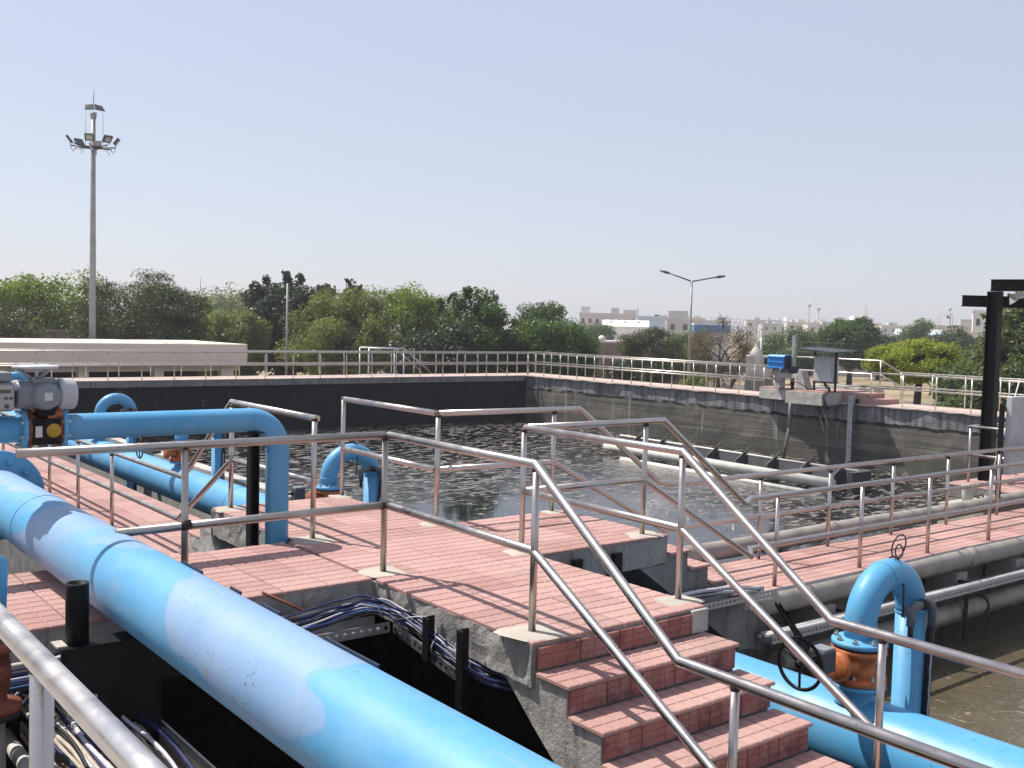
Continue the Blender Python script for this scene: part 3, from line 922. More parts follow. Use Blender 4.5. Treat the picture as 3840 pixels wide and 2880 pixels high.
gl = railing('short steel railing round the gantry landing at the right edge',
        [('top_rail', [(16.38, 7.05, .16), (16.38, 8.70, .16), (19.8, 8.72, .16)]), ('mid_rail', [(16.38, 7.05, -.30), (16.38, 8.70, -.30), (19.8, 8.72, -.30)])],
        [(16.38, 8.70, ZW, .15), (16.38, 7.1, ZW, .15), (18.0, 8.71, ZW, .15), (19.6, 8.72, ZW, .15)])

# ------------------------------------------------------------------ tank railings
def long_railing(label, p0, p1, n, z0, zt, zm, group=None, mat='rail_far'):
    p0, p1 = Vector(p0), Vector(p1)
    t = thing('railing', label, 'railing', (p0.x, p0.y, z0), group)
    MB().tube([(p0.x, p0.y, zt), (p1.x, p1.y, zt)], .030, 8).build('top_rail', mat, t)
    MB().tube([(p0.x, p0.y, zm), (p1.x, p1.y, zm)], .028, 8).build('mid_rail', mat, t)
    first = None
    for k in range(n):
        q = p0.lerp(p1, k / (n - 1))
        if first is None:
            first = MB().tube([(q.x, q.y, z0), (q.x, q.y, zt)], .021, 8).build('post', mat, t)
        else:
            c = shared(first, t, (0, 0, 0))
            c.location = (q.x - p0.x, q.y - p0.y, 0)
    return t

long_railing('long steel railing on the near edge of the rear tank wall', (-1.7, 37.75, 0), (30.5, 37.75, 0), 28, ZC, .30, -.19)
long_railing('long steel railing on the outer edge of the rear tank wall', (-3.0, 39.2, 0), (32.2, 39.2, 0), 31, ZC, .30, -.19)
long_railing('steel railing on the tank side wall between the corner and the blue gate drive', (30.55, 37.75, 0), (30.55, 24.1, 0), 13, ZC, .31, -.17)
long_railing('steel railing on the near stretch of the tank side wall right of the cabinet', (30.55, 19.7, 0), (30.55, 5.9, 0), 13, ZC, .33, -.14, None, 'rail_sunlit')
long_railing('steel railing on the outer edge of the side wall from the corner to the cabinet', (32.15, 39.2, 0), (32.15, 24.6, 0), 13, ZC, .31, -.17)
long_railing('steel railing on the outer edge of the side wall behind the small yellow-green tree', (32.15, 19.6, 0), (32.15, 5.9, 0), 13, ZC, .33, -.14, None, 'rail_sunlit')
rr = railing('raised steel railing behind the grey cabinet on the side wall',
        [('top_rail', [(32.15, 24.6, .31), (32.15, 24.0, .70), (32.15, 20.4, .70), (32.15, 19.6, .33)]), ('mid_rail', [(32.15, 24.6, -.1), (32.15, 24.0, .22), (32.15, 20.4, .22), (32.15, 19.6, -.14)])],
        [(32.15, 24.0, ZC, .7), (32.15, 22.2, ZC, .7), (32.15, 20.4, ZC, .7)])

# ladder of inclined steel members seen behind the rear railing
t = thing('access_stair_frame', 'steel stair frame with slanting handrails just outside the rear wall', 'stair frame', (24.0, 39.9, -3))
for k in range(2):
    MB().tube([(23.2 + k * .0, 39.8 + k * .8, .42), (25.0, 39.8 + k * .8, .42), (26.9, 39.8 + k * .8, -1.0)], .03, 8).build('handrail', 'galvanised', t)
for x in (23.2, 25.0):
    for k in range(2):
        MB().tube([(x, 39.8 + k * .8, ZG), (x, 39.8 + k * .8, .42)], .03, 8).build('post', 'galvanised', t)
MB().box(23.1, 25.1, 39.78, 40.62, ZC - .08, ZC - .04).build('landing', 'galvanised', t)

# ------------------------------------------------------------------ the big blue pipe in front
bp = thing('blue_pipe', 'big sunlit blue pipe with faded lavender patches crossing the foreground', 'pipe', (1.78, 5.2, .03))
BX, BZ, BR = 1.775, .235, .204
MB().tube([(BX, -3 + k * .5, BZ) for k in range(50)], BR, 40).build('pipe_body', 'pipe_blue_worn', bp)
for y in (1.2, 7.2, 13.1):
    MB().torus((BX, y, BZ), (0, 1, 0), BR, .004, 40, 6).build('weld_seam', 'pipe_blue_worn', bp)
# clamp plates that peep out behind the pipe
for k, (y0, y1) in enumerate(((3.15, 3.55), (3.95, 4.12), (4.35, 4.46), (4.80, 5.05))):
    MB().box(BX + .118, BX + .128, y0, y1, BZ + .12, BZ + .178).build('clamp_plate', 'cover_dark', bp)

sp = thing('pipe_support', 'black steel support with stub post and column under the big blue pipe', 'pipe support', (1.7, 5.05, -1.6))
m = MB(); m.lathe((1.435, 5.21, .032), (0, 0, 1), [(0, .054), (.29, .054), (.30, .054), (.30, .044), (.14, .044)], 24); m.build('stub_post', 'black_paint', sp)
m = MB(); m.box(1.345, 2.25, 5.145, 5.165, -.195, .017); m.box(1.345, 2.25, 5.14, 5.29, .018, .031); m.box(1.345, 2.25, 5.14, 5.24, -.208, -.195); m.build('cross_beam', 'black_paint', sp)
m = MB(); m.box(1.585, 1.82, 5.15, 5.165, -1.7, -.21); m.box(1.57, 1.584, 5.14, 5.33, -1.7, -.21); m.box(1.821, 1.833, 5.16, 5.33, -1.7, -.21); m.build('column', 'black_paint', sp)
MB().box(1.33, 1.38, 5.17, 5.28, .0315, .040).build('pad_plate', 'mortar', sp)

# ------------------------------------------------------------------ header pipe and goosenecks
HX, HZ, HR = 5.49, -.80, .25
hd = thing('blue_pipe', 'long low blue header pipe running under the platform beside the tank', 'pipe', (HX, 6, HZ - HR))
MB().tube([(HX, -9 + k * 1.5, HZ) for k in range(30)], HR, 36).build('pipe_body', 'pipe_blue', hd)
for y in (1.4, 5.1, 12.6, 16.9, 20.9):
    MB().torus((HX, y, HZ), (0, 1, 0), HR, .005, 36, 6).build('weld_seam', 'pipe_blue', hd)

GR = .094
def gooseneck(Y, label):
    t = thing('gooseneck_pipe', label, 'pipe', (HX, Y, HZ + HR - .03), 'goosenecks along the header pipe')
    z0 = HZ + HR
    MB().lathe((HX, Y, z0 - .035), (0, 0, 1), [(0, .145), (.025, .125), (.04, .098), (.085, GR), (.105, GR)], 24).build('stub', 'pipe_blue', t)
    lf = MB(); lf.lathe((HX, Y, -.485), (0, 0, 1), [(0, .16), (.004, .165), (.022, .165), (.026, .16)], 28); lf = lf.build('lower_flange', 'pipe_blue', t)
    v = MB()
    v.lathe((HX, Y, -.455), (0, 0, 1), [(0, .160), (.004, .164), (.034, .164), (.042, .150), (.046, .108), (.10, .098), (.165, .108), (.172, .150), (.180, .164), (.205, .164), (.209, .160)], 28)
    v = v.build('valve_body', 'orange_paint', t)
    bn = MB(); bn.lathe((HX - .09, Y, -.345), (-1, 0, .12), [(0, .075), (.05, .06), (.09, .05), (.10, .085), (.135, .088), (.15, .07)], 18); bn.build('bonnet', 'orange_paint', v)
    bn = MB(); bn.lathe((HX + .09, Y, -.345), (1, 0, 0), [(0, .05), (.05, .045), (.055, .03)], 14); bn.build('bonnet', 'orange_paint', v)
    MB().lathe((HX, Y, -.2445), (0, 0, 1), [(0, .158), (.012, .158)], 28).build('gasket', 'gasket', t)
    MB().lathe((HX, Y, -.231), (0, 0, 1), [(0, .160), (.004, .165), (.026, .165), (.030, .158), (.034, .105), (.045, GR)], 28).build('upper_flange', 'pipe_blue', t)
    bolt0 = None
    for lev, zz in ((0, -.198), (1, -.270), (2, -.418)):
        for k in range(8):
            a = 2 * math.pi * (k + .5) / 8
            p = (HX + .137 * math.cos(a), Y + .137 * math.sin(a), zz)
            if bolt0 is None:
                bolt0 = MB().lathe(p, (0, 0, 1), [(0, .017), (.014, .017), (.015, .009), (.026, .009)], 6, False).build('bolt', 'bolt_zinc', t)
                p0 = Vector(p)
            else:
                o = shared(bolt0, t, (0, 0, 0)); o.location = Vector(p) - p0
                if lev == 2: pass
    # U bend and outer leg
    zc = -.115
    bend = [(HX, Y, -.20), (HX, Y, zc)] + arc((HX + .275, Y, zc), (-.275, 0, 0), (0, 0, .275), 0, math.pi, 18)[1:]
    bd = MB().tube(bend, GR, 28).build('bend', 'pipe_blue', t)
    MB().tube([(HX + .55, Y, zc + .004), (HX + .55, Y, -3.2)], GR * .985, 28).build('outer_leg', 'pipe_blue', t)
    for p, ax in (((HX, Y, zc), (0, 0, 1)), ((HX + .55, Y, zc), (0, 0, 1)), ((HX + .275 - .06, Y, zc + .268), (1, 0, .22))):
        MB().torus(p, ax, GR, .0055, 28, 6).build('weld_seam', 'pipe_blue', bd)
    # hand wheel on a gearbox
    gb = MB().bbox(5.06, 5.18, Y - .055, Y + .055, -.33, -.20, .012).build('gearbox', 'lamp_dark', t)
    MB().bbox(5.07, 5.17, Y - .05, Y + .05, -.205, -.185, .006).build('cover', 'grey_paint', gb)
    wh = MB(); wx, wz = 4.88, -.235
    wh.torus((wx, Y - .02, wz), (1, 0, 0), .145, .011, 32, 8)
    for k in range(3):
        a = 2 * math.pi * k / 3 + .5
        wh.tube([(wx, Y - .02, wz), (wx, Y - .02 + .145 * math.cos(a), wz + .145 * math.sin(a))], .008, 6)
    wh.lathe((wx - .02, Y - .02, wz), (1, 0, 0), [(0, .022), (.05, .022)], 10)
    wh.tube([(wx, Y - .02, wz), (5.07, Y - .01, -.26)], .014, 8)
    wh.build('hand_wheel', 'black_paint', t)
    # air-release elbow, hose strapped to the leg and a wire loop on top
    el = MB()
    el.tube([(HX + .34, Y - .085, zc + .06), (HX + .34, Y - .135, zc + .06)] , .028, 10)
    el.tube([(HX + .335, Y - .13, zc - .03), (HX + .335, Y - .13, zc + .055), (HX + .36, Y - .13, zc + .085), (HX + .46, Y - .125, zc + .085)], .026, 10)
    el.tube([(HX + .50, Y - .125, zc + .08), (HX + .57, Y - .122, zc + .075), (HX + .60, Y - .118, zc + .04), (HX + .60, Y - .116, zc - .07)], .025, 10)
    el.build('air_elbow', 'pvc_fitting', t)
    MB().tube([(HX + .335, Y - .13, zc - .02), (HX + .335, Y - .13, zc - .11)], .017, 8).build('drain_nozzle', 'rubber_black', t)
    MB().tube([(HX + .455, Y - .125, zc + .085), (HX + .51, Y - .125, zc + .08)], .034, 10).build('hose_clip', 'rubber_black', t)
    hs = [(HX + .60, Y - .116, zc - .06), (HX + .592, Y - .112, zc - .25), (HX + .585, Y - .112, zc - .5), (HX + .58, Y - .112, zc - .9), (HX + .58, Y - .11, zc - 2.2)]
    MB().tube(hs, .024, 10).build('hose', 'rubber_black', t)
    MB().tube([(x - .012 + .004 * math.sin(i * 2.3), y - .022, z) for i, (x, y, z) in enumerate([Vector(hs[1]).lerp(Vector(hs[3]), k / 14) for k in range(15)])], .0055, 6).build('hose_tape', 'cable_white', t)
    lp = MB()
    lp.torus((HX + .345, Y - .02, zc + .275 + GR + .075), (0, 1, .15), .075, .0045, 26, 6)
    lp.torus((HX + .335, Y - .03, zc + .275 + GR + .045), (0, 1, -.1), .042, .0045, 22, 6)
    lp.tube(arc((HX + .275, Y, zc), (.06, 0, .285 + GR), (0, -.105, .0), -.9, 1.5, 10), .006, 6)
    lp.build('wire_loop', 'rubber_black', t)
    return t

goose = gooseneck(3.54, 'nearest blue gooseneck pipe with orange valve at the lower right')
for dy, lab in ((6.71, 'blue gooseneck pipe with orange valve just beyond the far platform arm'),
                (11.17, 'blue gooseneck pipe half hidden behind the overhead blue pipe'),
                (15.05, 'blue gooseneck pipe standing above the overhead blue pipe against the black wall'),
                (22.3, 'farthest blue gooseneck pipe behind the grey valve actuator')):
    c = copy_tree(goose, None, (0, dy, 0))
    c['label'] = lab

# ------------------------------------------------------------------ overhead pipe, valve and actuator
OY, OZ, OR = 7.10, .895, .086
ov = thing('blue_pipe', 'overhead blue pipe bending down through the platform beside the far stairs', 'pipe', (3.37, OY, 0))
op = [(-2.5, OY, OZ), (1.0, OY, OZ), (3.15, OY, OZ)] + arc((3.15, OY, OZ - .225), (0, 0, .225), (.225, 0, 0), 0, math.pi / 2, 10)[1:] + [(3.375, OY, -1.6)]
ob = MB().tube(op, OR, 30).build('pipe_body', 'pipe_blue', ov)
for p, ax in (((3.15, OY, OZ), (1, 0, 0)), ((3.375, OY, OZ - .225), (0, 0, 1))):
    MB().torus(p, ax, OR, .005, 28, 6).build('weld_seam', 'pipe_blue', ob)
ps = thing('steel_post', 'black channel post propping the overhead blue pipe', 'post', (3.20, 7.05, -.75))
m = MB(); m.box(3.165, 3.235, 7.16, 7.172, -.75, OZ - OR - .01); m.box(3.165, 3.175, 7.10, 7.16, -.75, OZ - OR - .01); m.box(3.225, 3.235, 7.10, 7.16, -.75, OZ - OR - .01)
m.build('channel', 'black_paint', ps)
MB().box(3.13, 3.27, 7.04, 7.18, OZ - OR - .011, OZ - OR - .002).build('saddle_plate', 'black_paint', ps)

vx = 1.735
va = thing('motor_valve', 'grey motor actuator with hand wheel on an orange and black valve in the overhead pipe', 'valve', (vx, OY, OZ))
for s in (-1, 1):
    f = MB().lathe((vx + s * .105, OY, OZ), (s, 0, 0), [(0, .135), (.004, .14), (.022, .14), (.026, .135)], 26).build('flange', 'pipe_blue', va)
    for k in range(8):
        a = 2 * math.pi * (k + .5) / 8
        MB().lathe((vx + s * .075, OY + .118 * math.cos(a), OZ + .118 * math.sin(a)), (s, 0, 0), [(0, .012), (.075, .012)], 6, False).build('bolt', 'bolt_zinc', f)
vb = MB().lathe((vx - .1, OY, OZ), (1, 0, 0), [(0, .13), (.03, .13), (.035, .11), (.165, .11), (.17, .13), (.2, .13)], 26).build('valve_body', 'rust_red', va)
MB().bbox(vx - .085, vx + .085, OY - .135, OY + .02, OZ - .095, OZ + .07, .01).build('gear_case', 'black_paint', va)
MB().lathe((vx + .04, OY - .12, OZ - .005), (0, -1, 0), [(0, .045), (.016, .045), (.02, .04)], 24).build('indicator_disc', 'yellow_paint', va)
MB().box(vx - .07, vx - .03, OY - .1385, OY - .136, OZ - .045, OZ + .025).build('type_plate', 'label_plate', va)
MB().bbox(vx - .05, vx + .07, OY - .1, OY + .05, OZ + .07, OZ + .15, .02).build('neck', 'black_paint', va)
MB().lathe((vx + .06, OY - .03, OZ + .075), (0, -1, .1), [(0, .06), (.05, .06), (.07, .045)], 18).build('worm_housing', 'orange_paint', va)
az = 1.115
ac = MB().lathe((1.56, OY - .05, az), (1, 0, 0), [(0, .085), (.02, .09), (.10, .085), (.12, .095), (.22, .095), (.26, .075)], 24).build('actuator_body', 'grey_paint', va)
MB().lathe((1.815, OY - .05, az), (1, 0, 0), [(0, .098), (.012, .105), (.03, .105), (.034, .098), (.095, .098), (.108, .086)], 26).build('motor_drum', 'grey_paint_light', ac)
MB().lathe((1.725, OY - .12, az - .005), (0, -1, 0), [(0, .088), (.02, .088), (.024, .078), (.085, .076), (.092, .070)], 26).build('end_cover', 'grey_paint', ac)
MB().box(1.700, 1.748, OY - .2145, OY - .2125, az - .028, az + .022).build('type_plate', 'label_plate', va)
MB().bbox(1.66, 1.80, OY - .12, OY + .03, az + .07, az + .105, .012).build('gear_top', 'grey_paint', ac)
hw = MB()
hw.torus((1.685, OY - .05, 1.29), (0, 0, 1), .125, .012, 32, 8)
hw.lathe((1.685, OY - .05, 1.278), (0, 0, 1), [(0, .122), (.02, .122)], 30)
for k in range(3):
    a = 2 * math.pi * k / 3 + 2.5
    hw.tube([(1.685 + .03 * math.cos(a), OY - .05 + .03 * math.sin(a), 1.215), (1.685 + .105 * math.cos(a), OY - .05 + .105 * math.sin(a), 1.28)], .012, 6)
hw.build('hand_wheel', 'grey_paint_light', va)
cb = MB().bbox(1.36, 1.545, OY - .165, OY + .05, 1.02, 1.20, .03).build('control_box', 'grey_paint', va)
MB().bbox(1.37, 1.53, OY - .174, OY - .160, 1.035, 1.185, .006).build('control_face', 'panel_face', cb)
MB().box(1.385, 1.515, OY - .1765, OY - .1745, 1.135, 1.158).build('display', 'lcd', cb)
for k, (dx, dz, r_) in enumerate(((1.40, 1.105, .009), (1.44, 1.105, .009), (1.485, 1.105, .009), (1.515, 1.105, .008), (1.42, 1.06, .013), (1.49, 1.055, .013))):
    MB().lathe((dx, OY - .174, dz), (0, -1, 0), [(0, r_), (.012, r_), (.014, r_ * .7)], 12).build('knob', 'lamp_dark', cb)
MB().bbox(1.34, 1.53, OY - .15, OY + .05, 1.205, 1.262, .012).build('terminal_box', 'grey_paint', va)

bf = thing('blind_flange', 'round blue pipe flange with big bolts at the left edge behind the big pipe', 'flange', (BX, 8.6, BZ))
MB().lathe((BX, 8.62, BZ), (0, -1, 0), [(-.03, .335), (0, .345), (.035, .345), (.04, .335)], 40).build('flange_disc', 'pipe_blue', bf)
for k in range(12):
    a = 2 * math.pi * (k + .35) / 12
    MB().lathe((BX + .275 * math.cos(a), 8.582, BZ + .275 * math.sin(a)), (0, -1, 0), [(0, .036), (.010, .036), (.011, .025), (.034, .025)], 6, False).build('bolt', 'pipe_blue', bf)

# branch with the red gate valve at the left edge
gv = thing('gate_valve', 'rust-red gate valve on a thin vertical pipe at the lower left edge', 'valve', (1.06, 5.2, -.6))
MB().tube([(.85, 5.2, .52), (1.0, 5.2, .52), (1.055, 5.2, .47), (1.055, 5.2, .12)], .055, 18).build('upper_pipe', 'pipe_blue', gv)
v = MB(); v.lathe((1.055, 5.2, -.215), (0, 0, 1), [(0, .125), (.03, .125), (.035, .07), (.06, .06), (.10, .075), (.2, .08), (.26, .07), (.285, .07), (.29, .12), (.315, .12)], 22); v.build('valve_body', 'rust_red', gv)
MB().lathe((1.055, 5.2, -.245), (0, 0, 1), [(0, .12), (.028, .12)], 22).build('lower_flange', 'rubber_black', gv)
MB().lathe((1.07, 5.13, -.03), (.3, -1, 0), [(0, .05), (.03, .045), (.035, .025), (.05, .025)], 8, False).build('side_plug', 'rust_red', gv)
MB().tube([(1.055, 5.2, -.24), (1.055, 5.2, -1.6)], .055, 18).build('lower_pipe', 'pvc_grey', gv)

# ------------------------------------------------------------------ grey pipes beside the right walkway
gp1 = thing('grey_pipe', 'dusty grey pipe along the near edge of the right walkway', 'pipe', (6.1, 5.80, -.8))
MB().tube([(5.35 + .75 * k, 5.80, -.80 + .004 * math.sin(k)) for k in range(24)], .11, 26).build('pipe_body', 'pvc_grey', gp1)
for x in (6.95, 10.9, 14.8):
    MB().tube([(x, 5.80, -.80), (x + .16, 5.80, -.80)], .118, 26).build('coupling', 'pvc_grey', gp1)
gp2 = thing('grey_pipe', 'dusty grey pipe along the far edge of the right walkway above the water', 'pipe', (6.4, 7.08, -.66))
MB().tube([(6.35 + .75 * k, 7.09, -.66 + .006 * math.sin(k * 1.3)) for k in range(22)], .098, 26).build('pipe_body', 'pvc_grey', gp2)
for x in (10.2, 14.0):
    MB().tube([(x, 7.09, -.655), (x + .16, 7.09, -.655)], .108, 26).build('coupling', 'pvc_grey', gp2)
gp3 = thing('grey_pipe', 'dark shaded pipe low over the brown water under the right walkway', 'pipe', (8.4, 5.72, -1.33))
MB().tube([(7.6 + .8 * k, 5.72, -1.33) for k in range(22)], .092, 24).build('pipe_body', 'pvc_grey', gp3)
for x in (9.6, 11.15, 13.1):
    MB().tube([(x, 5.72, -1.33), (x + .05, 5.72, -1.33)], .10, 24).build('coupling', 'rubber_black', gp3)
for k, x in enumerate((8.45, 10.62, 12.9)):
    h = thing('pipe_hanger', ('steel hanger of the shaded pipe behind the nearest gooseneck', 'steel hanger in the middle of the shaded pipe', 'steel hanger of the shaded pipe at the right edge')[k], 'bracket', (x, 5.62, -1.7), 'hangers of the shaded pipe')
    MB().box(x, x + .06, 5.60, 5.612, -1.62, -.98).build('strap', 'black_paint', h)
    MB().box(x, x + .06, 5.612, 6.06, -1.0, -.985).build('arm', 'black_paint', h)

# ------------------------------------------------------------------ perforated trays and cables
def tray_strip(p, q, w, hgt, up=(0, 0, 1), holes=12, slots=False, base=True):
    """one perforated tray length: a side flange with round holes cut out facing the viewer, plus its floor"""
    p, q, up = Vector(p), Vector(q), Vector(up)
    d = (q - p); L = d.length; d.normalize()
    m = MB()
    n = holes
    s = L / n
    hr = min(hgt * .22, s * .22)
    k8 = 8
    for i in range(n):
        c = p + d * (s * (i + .5)) + up * (hgt * .5)
        outer_ = []
        for (a, b) in ((-1, -1), (0, -1), (1, -1), (1, 0), (1, 1), (0, 1), (-1, 1), (-1, 0)):
            outer_.append(c + d * (a * s * .5) + up * (b * hgt * .5))
        inner_ = []
        for kk in range(k8):
            ang = math.atan2((-1, -1, -1, 0, 1, 1, 1, 0)[kk], (-1, 0, 1, 1, 1, 0, -1, -1)[kk])
            inner_.append(c + d * (hr * 1.15 * math.cos(ang)) + up * (hr * math.sin(ang)))
        m.add(outer_ + inner_, [(kk, (kk + 1) % 8, 8 + (kk + 1) % 8, 8 + kk) for kk in range(8)])
    side = d.cross(up).normalized()
    if base:
        a, b = p, q
        m.add([a, b, b + side * w, a + side * w], [(0, 1, 2, 3)])
        m.add([a + up * hgt, b + up * hgt, b + up * hgt + side * .012, a + up * hgt + side * .012], [(0, 1, 2, 3)])
    return m

def tray(label, segs, w, hgt, holes=14, mat='galvanised', nm='cable_tray'):
    t = thing(nm, label, 'cable tray', segs[0][0])
    for p, q in segs:
        p, q = Vector(p), Vector(q)
        tray_strip(p, q, w, hgt, holes=max(3, int((q - p).length / .055))).build('near_flange', mat, t)
        d = (q - p).normalized(); side = d.cross(Vector((0, 0, 1))).normalized()
        o = MB(); a, b = p + side * w, q + side * w
        o.add([a, b, b + V(0, 0, hgt), a + V(0, 0, hgt)], [(0, 1, 2, 3)])
        o.build('far_flange', mat, t)
    return t

# tray round the inner corner of the platform (its near side faces the camera)
tray('perforated steel tray bending round the platform corner under the cables',
     [((3.28, 5.32, -.245), (2.05, 5.32, -.245)), ((3.27, 4.62, -.335), (3.29, 5.30, -.245))], .18, .062)

def cable_bundle(label, path, n, spread, mats, seed, sag=.0, r=(.006, .011), cat='cables', wide=0.0):
    rnd = random.Random(seed)
    path = [Vector(p) for p in path]
    t = thing('cable_bundle', label, cat, path[0])
    for k in range(n):
        o = [rnd.gauss(0, spread) + rnd.uniform(-wide, wide), rnd.gauss(0, spread), rnd.gauss(0, spread)]
        ph = rnd.uniform(0, 6)
        pts = []
        m = len(path)
        dense = []
        for i in range(m - 1):
            for j in range(6):
                # Catmull-Rom
                p0, p1, p2, p3 = path[max(0, i - 1)], path[i], path[i + 1], path[min(m - 1, i + 2)]
                u = j / 6
                dense.append(.5 * ((2 * p1) + (p2 - p0) * u + (2 * p0 - 5 * p1 + 4 * p2 - p3) * u * u + (3 * p1 - p0 - 3 * p2 + p3) * u ** 3))
        dense.append(path[-1])
        for i, p in enumerate(dense):
            w = noise.noise(Vector((i * .17 + ph * 9, k * 3.3, seed)))
            w2 = noise.noise(Vector((i * .17 + ph * 5, k * 5.1, seed + 4)))
            pts.append(p + Vector((o[0] + w * spread * 1.3, o[1] + w2 * spread * 1.3, abs(o[2]) * .8 + abs(w) * spread)))
        mm_ = mats[rnd.randrange(len(mats))]
        MB().tube(pts, rnd.uniform(*r) * (.6 if mm_ in ('cable_white', 'cable_blue') and r[1] < .012 else 1), 6).build('cable', mm_, t)
    return t

cable_bundle('bundle of navy and white cables bending round the platform corner', [(.9, 5.40, -.20), (2.0, 5.40, -.20), (2.7, 5.42, -.17), (3.0, 5.43, -.13), (3.22, 5.38, -.12), (3.32, 5.15, -.17), (3.34, 4.85, -.24), (3.36, 4.55, -.31), (3.50, 4.35, -.36), (3.9, 4.2, -.40)],
             26, .026, ['cable_navy', 'cable_navy', 'cable_black', 'cable_white', 'cable_navy', 'cable_black', 'cable_blue'], 3)
t = tag(MB().tube([(.8, 5.52, -.13), (2.3, 5.50, -.12), (2.75, 5.49, -.105), (3.05, 5.47, -.10), (3.2, 5.44, -.115)], .016, 10).build('conduit', 'cable_tan'), 'pale conduit lying on top of the cables at the platform corner', 'conduit')
ties = thing('cable_ties', 'loose white cable ties sticking up from the corner cable bundle', 'cable ties', (3.2, 5.3, -.1))
for pl in ([(3.02, 5.40, -.09), (3.10, 5.36, -.055), (3.18, 5.30, -.07), (3.2, 5.28, -.13)], [(3.26, 5.22, -.14), (3.30, 5.10, -.10), (3.34, 4.98, -.075), (3.36, 4.90, -.08)],
           [(3.28, 4.86, -.26), (3.26, 4.84, -.21), (3.25, 4.80, -.16)], [(3.30, 4.78, -.24), (3.31, 4.70, -.19), (3.33, 4.60, -.20), (3.33, 4.55, -.24)]):
    MB().tube(pl, .0035, 5).build('tie', 'cable_white', ties)
for k, (y, top) in enumerate(((4.92, -.05), (4.58, -.04))):
    bk = thing('steel_bracket', ('black steel bracket on the platform flank, nearer the corner', 'black steel bracket on the platform flank, nearer the stairs')[k], 'bracket', (3.32, y, -.5))
    zb = -.30 if k == 0 else -.62
    m = MB(); m.box(3.26, 3.33, y - .008, y, zb, top); m.box(3.25, 3.262, y - .06, y, zb, top)
    m.build('angle_bar', 'black_paint', bk)
for k, (x, y) in enumerate(((5.02, 5.63), (5.42, 5.63))):
    bk = thing('steel_bracket', ('black steel bracket under the right platform arm, left of a pair', 'black steel bracket under the right platform arm, right of a pair')[k], 'bracket', (x, y, -.5))
    m = MB(); m.box(x, x + .08, y - .03, y + .01, -.85, -.07)
    m.build('angle_bar', 'black_paint', bk)
rod = tag(MB().tube([(2.62, 5.70, .012), (2.82, 5.60, -.10), (2.95, 5.55, -.175)], .008, 6).build('rebar', 'rust_red'), 'thin rusty bar leaning over the platform edge above the cables', 'bar')

tl = tray('wide perforated cable tray full of cables at the lower left corner', [((1.27, 3.2, -.53), (1.27, 5.62, -.53))], .55, .075, mat='cable_tan')
tl2 = tray('perforated tray flange behind the black column at the lower left', [((1.86, 5.62, -.53), (1.86, 3.0, -.53))], .03, .085, mat='pvc_light')
cable_bundle('heap of tan and white cables in the lower left tray', [(1.50, 2.6, -.46), (1.50, 3.6, -.46), (1.51, 4.3, -.45), (1.50, 5.0, -.43), (1.47, 5.45, -.40), (1.42, 5.62, -.36)], 46, .035,
             ['cable_tan', 'cable_white', 'cable_tan', 'cable_tan', 'cable_white', 'cable_navy', 'cable_black'], 8, r=(.007, .014), wide=.19)
cable_bundle('coil of white and navy cables rising behind the lower left handrail', [(1.15, 5.50, -.36), (1.30, 5.52, -.24), (1.50, 5.55, -.17), (1.75, 5.58, -.20), (2.2, 5.55, -.22)], 12, .035,
             ['cable_white', 'cable_navy', 'cable_white', 'cable_black'], 12, r=(.006, .011))
tag(MB().tube([(1.19, 2.4, -.50), (1.19, 5.0, -.50), (1.19, 5.6, -.50)], .036, 14).build('conduit', 'pvc_light'), 'pale grey plastic conduit in the lower left corner', 'conduit')
tag(MB().tube([(.9, 5.60, -.17), (2.1, 5.59, -.16)], .022, 12).build('conduit', 'pvc_light'), 'pale horizontal conduit under the platform edge left of the black support', 'conduit')
# tray with conduits along the right walkway wall
tray('galvanised perforated tray with conduits under the near grey pipe', [((16.5, 5.52, -1.10), (7.25, 5.52, -1.06))], .14, .075)
cable_bundle('pale conduits lying in the tray under the near grey pipe', [(7.2, 5.60, -1.0), (9, 5.60, -1.02), (11, 5.60, -1.03), (13.5, 5.60, -1.04), (16, 5.6, -1.05)], 5, .022, ['pvc_light', 'cable_tan', 'pvc_light', 'galvanised'], 17, r=(.014, .024))
tray('short perforated tray crossing in front of the right stairs', [((7.35, 5.58, -.66), (5.9, 5.50, -.62))], .12, .06)
tray('perforated tray in painted backlit shade slanting down behind the hand wheel', [((7.3, 5.0, -1.25), (7.32, 5.56, -.74))], .05, .035, mat='black_paint')  # black paint puts the shade of the backlit tray into its colour
cable_bundle('silver conduits and a white cable beside the right stairs', [(5.4, 5.60, -.60), (6.1, 5.60, -.53), (6.6, 5.60, -.54), (7.1, 5.60, -.60)], 5, .02, ['pvc_light', 'galvanised', 'cable_black', 'cable_white'], 21, r=(.010, .022))
# ------------------------------------------------------------------ gate drive on the side wall
gd = thing('gate_plinth', 'pale concrete plinths on the tank side wall, tiled on top', 'plinth', (30.4, 22.4, ZC))
rough_prism(MB(), [(30.0, 22.75), (31.9, 22.75), (31.9, 23.95), (30.12, 23.95)], ZC - .06, -.41, .12, .012, 3.0, freq=4).build('left_block', 'concrete_pale', gd)
MB().box(30.12, 31.9, 22.78, 23.95, -.409, -.372).build('cap_tile', 'tile', gd)
rough_prism(MB(), [(29.35, 20.75), (31.9, 20.75), (31.9, 22.22), (29.35, 22.22)], ZC - .09, -.40, .12, .012, 7.0, freq=4).build('right_block', 'concrete_pale', gd)
MB().box(29.5, 31.9, 20.78, 22.05, -.399, -.358).build('cap_tile', 'tile', gd)
for k in range(2):
    MB().box(30.5, 32.0, 19.55 + k * .55, 20.745 if k else 20.3, ZC, ZC + .16 * (k + 1)).build('step', 'tile', gd)
pf = thing('gate_support', 'small concrete gate support of two posts and a beam under the blue drive', 'support', (30.0, 22.5, -.4))
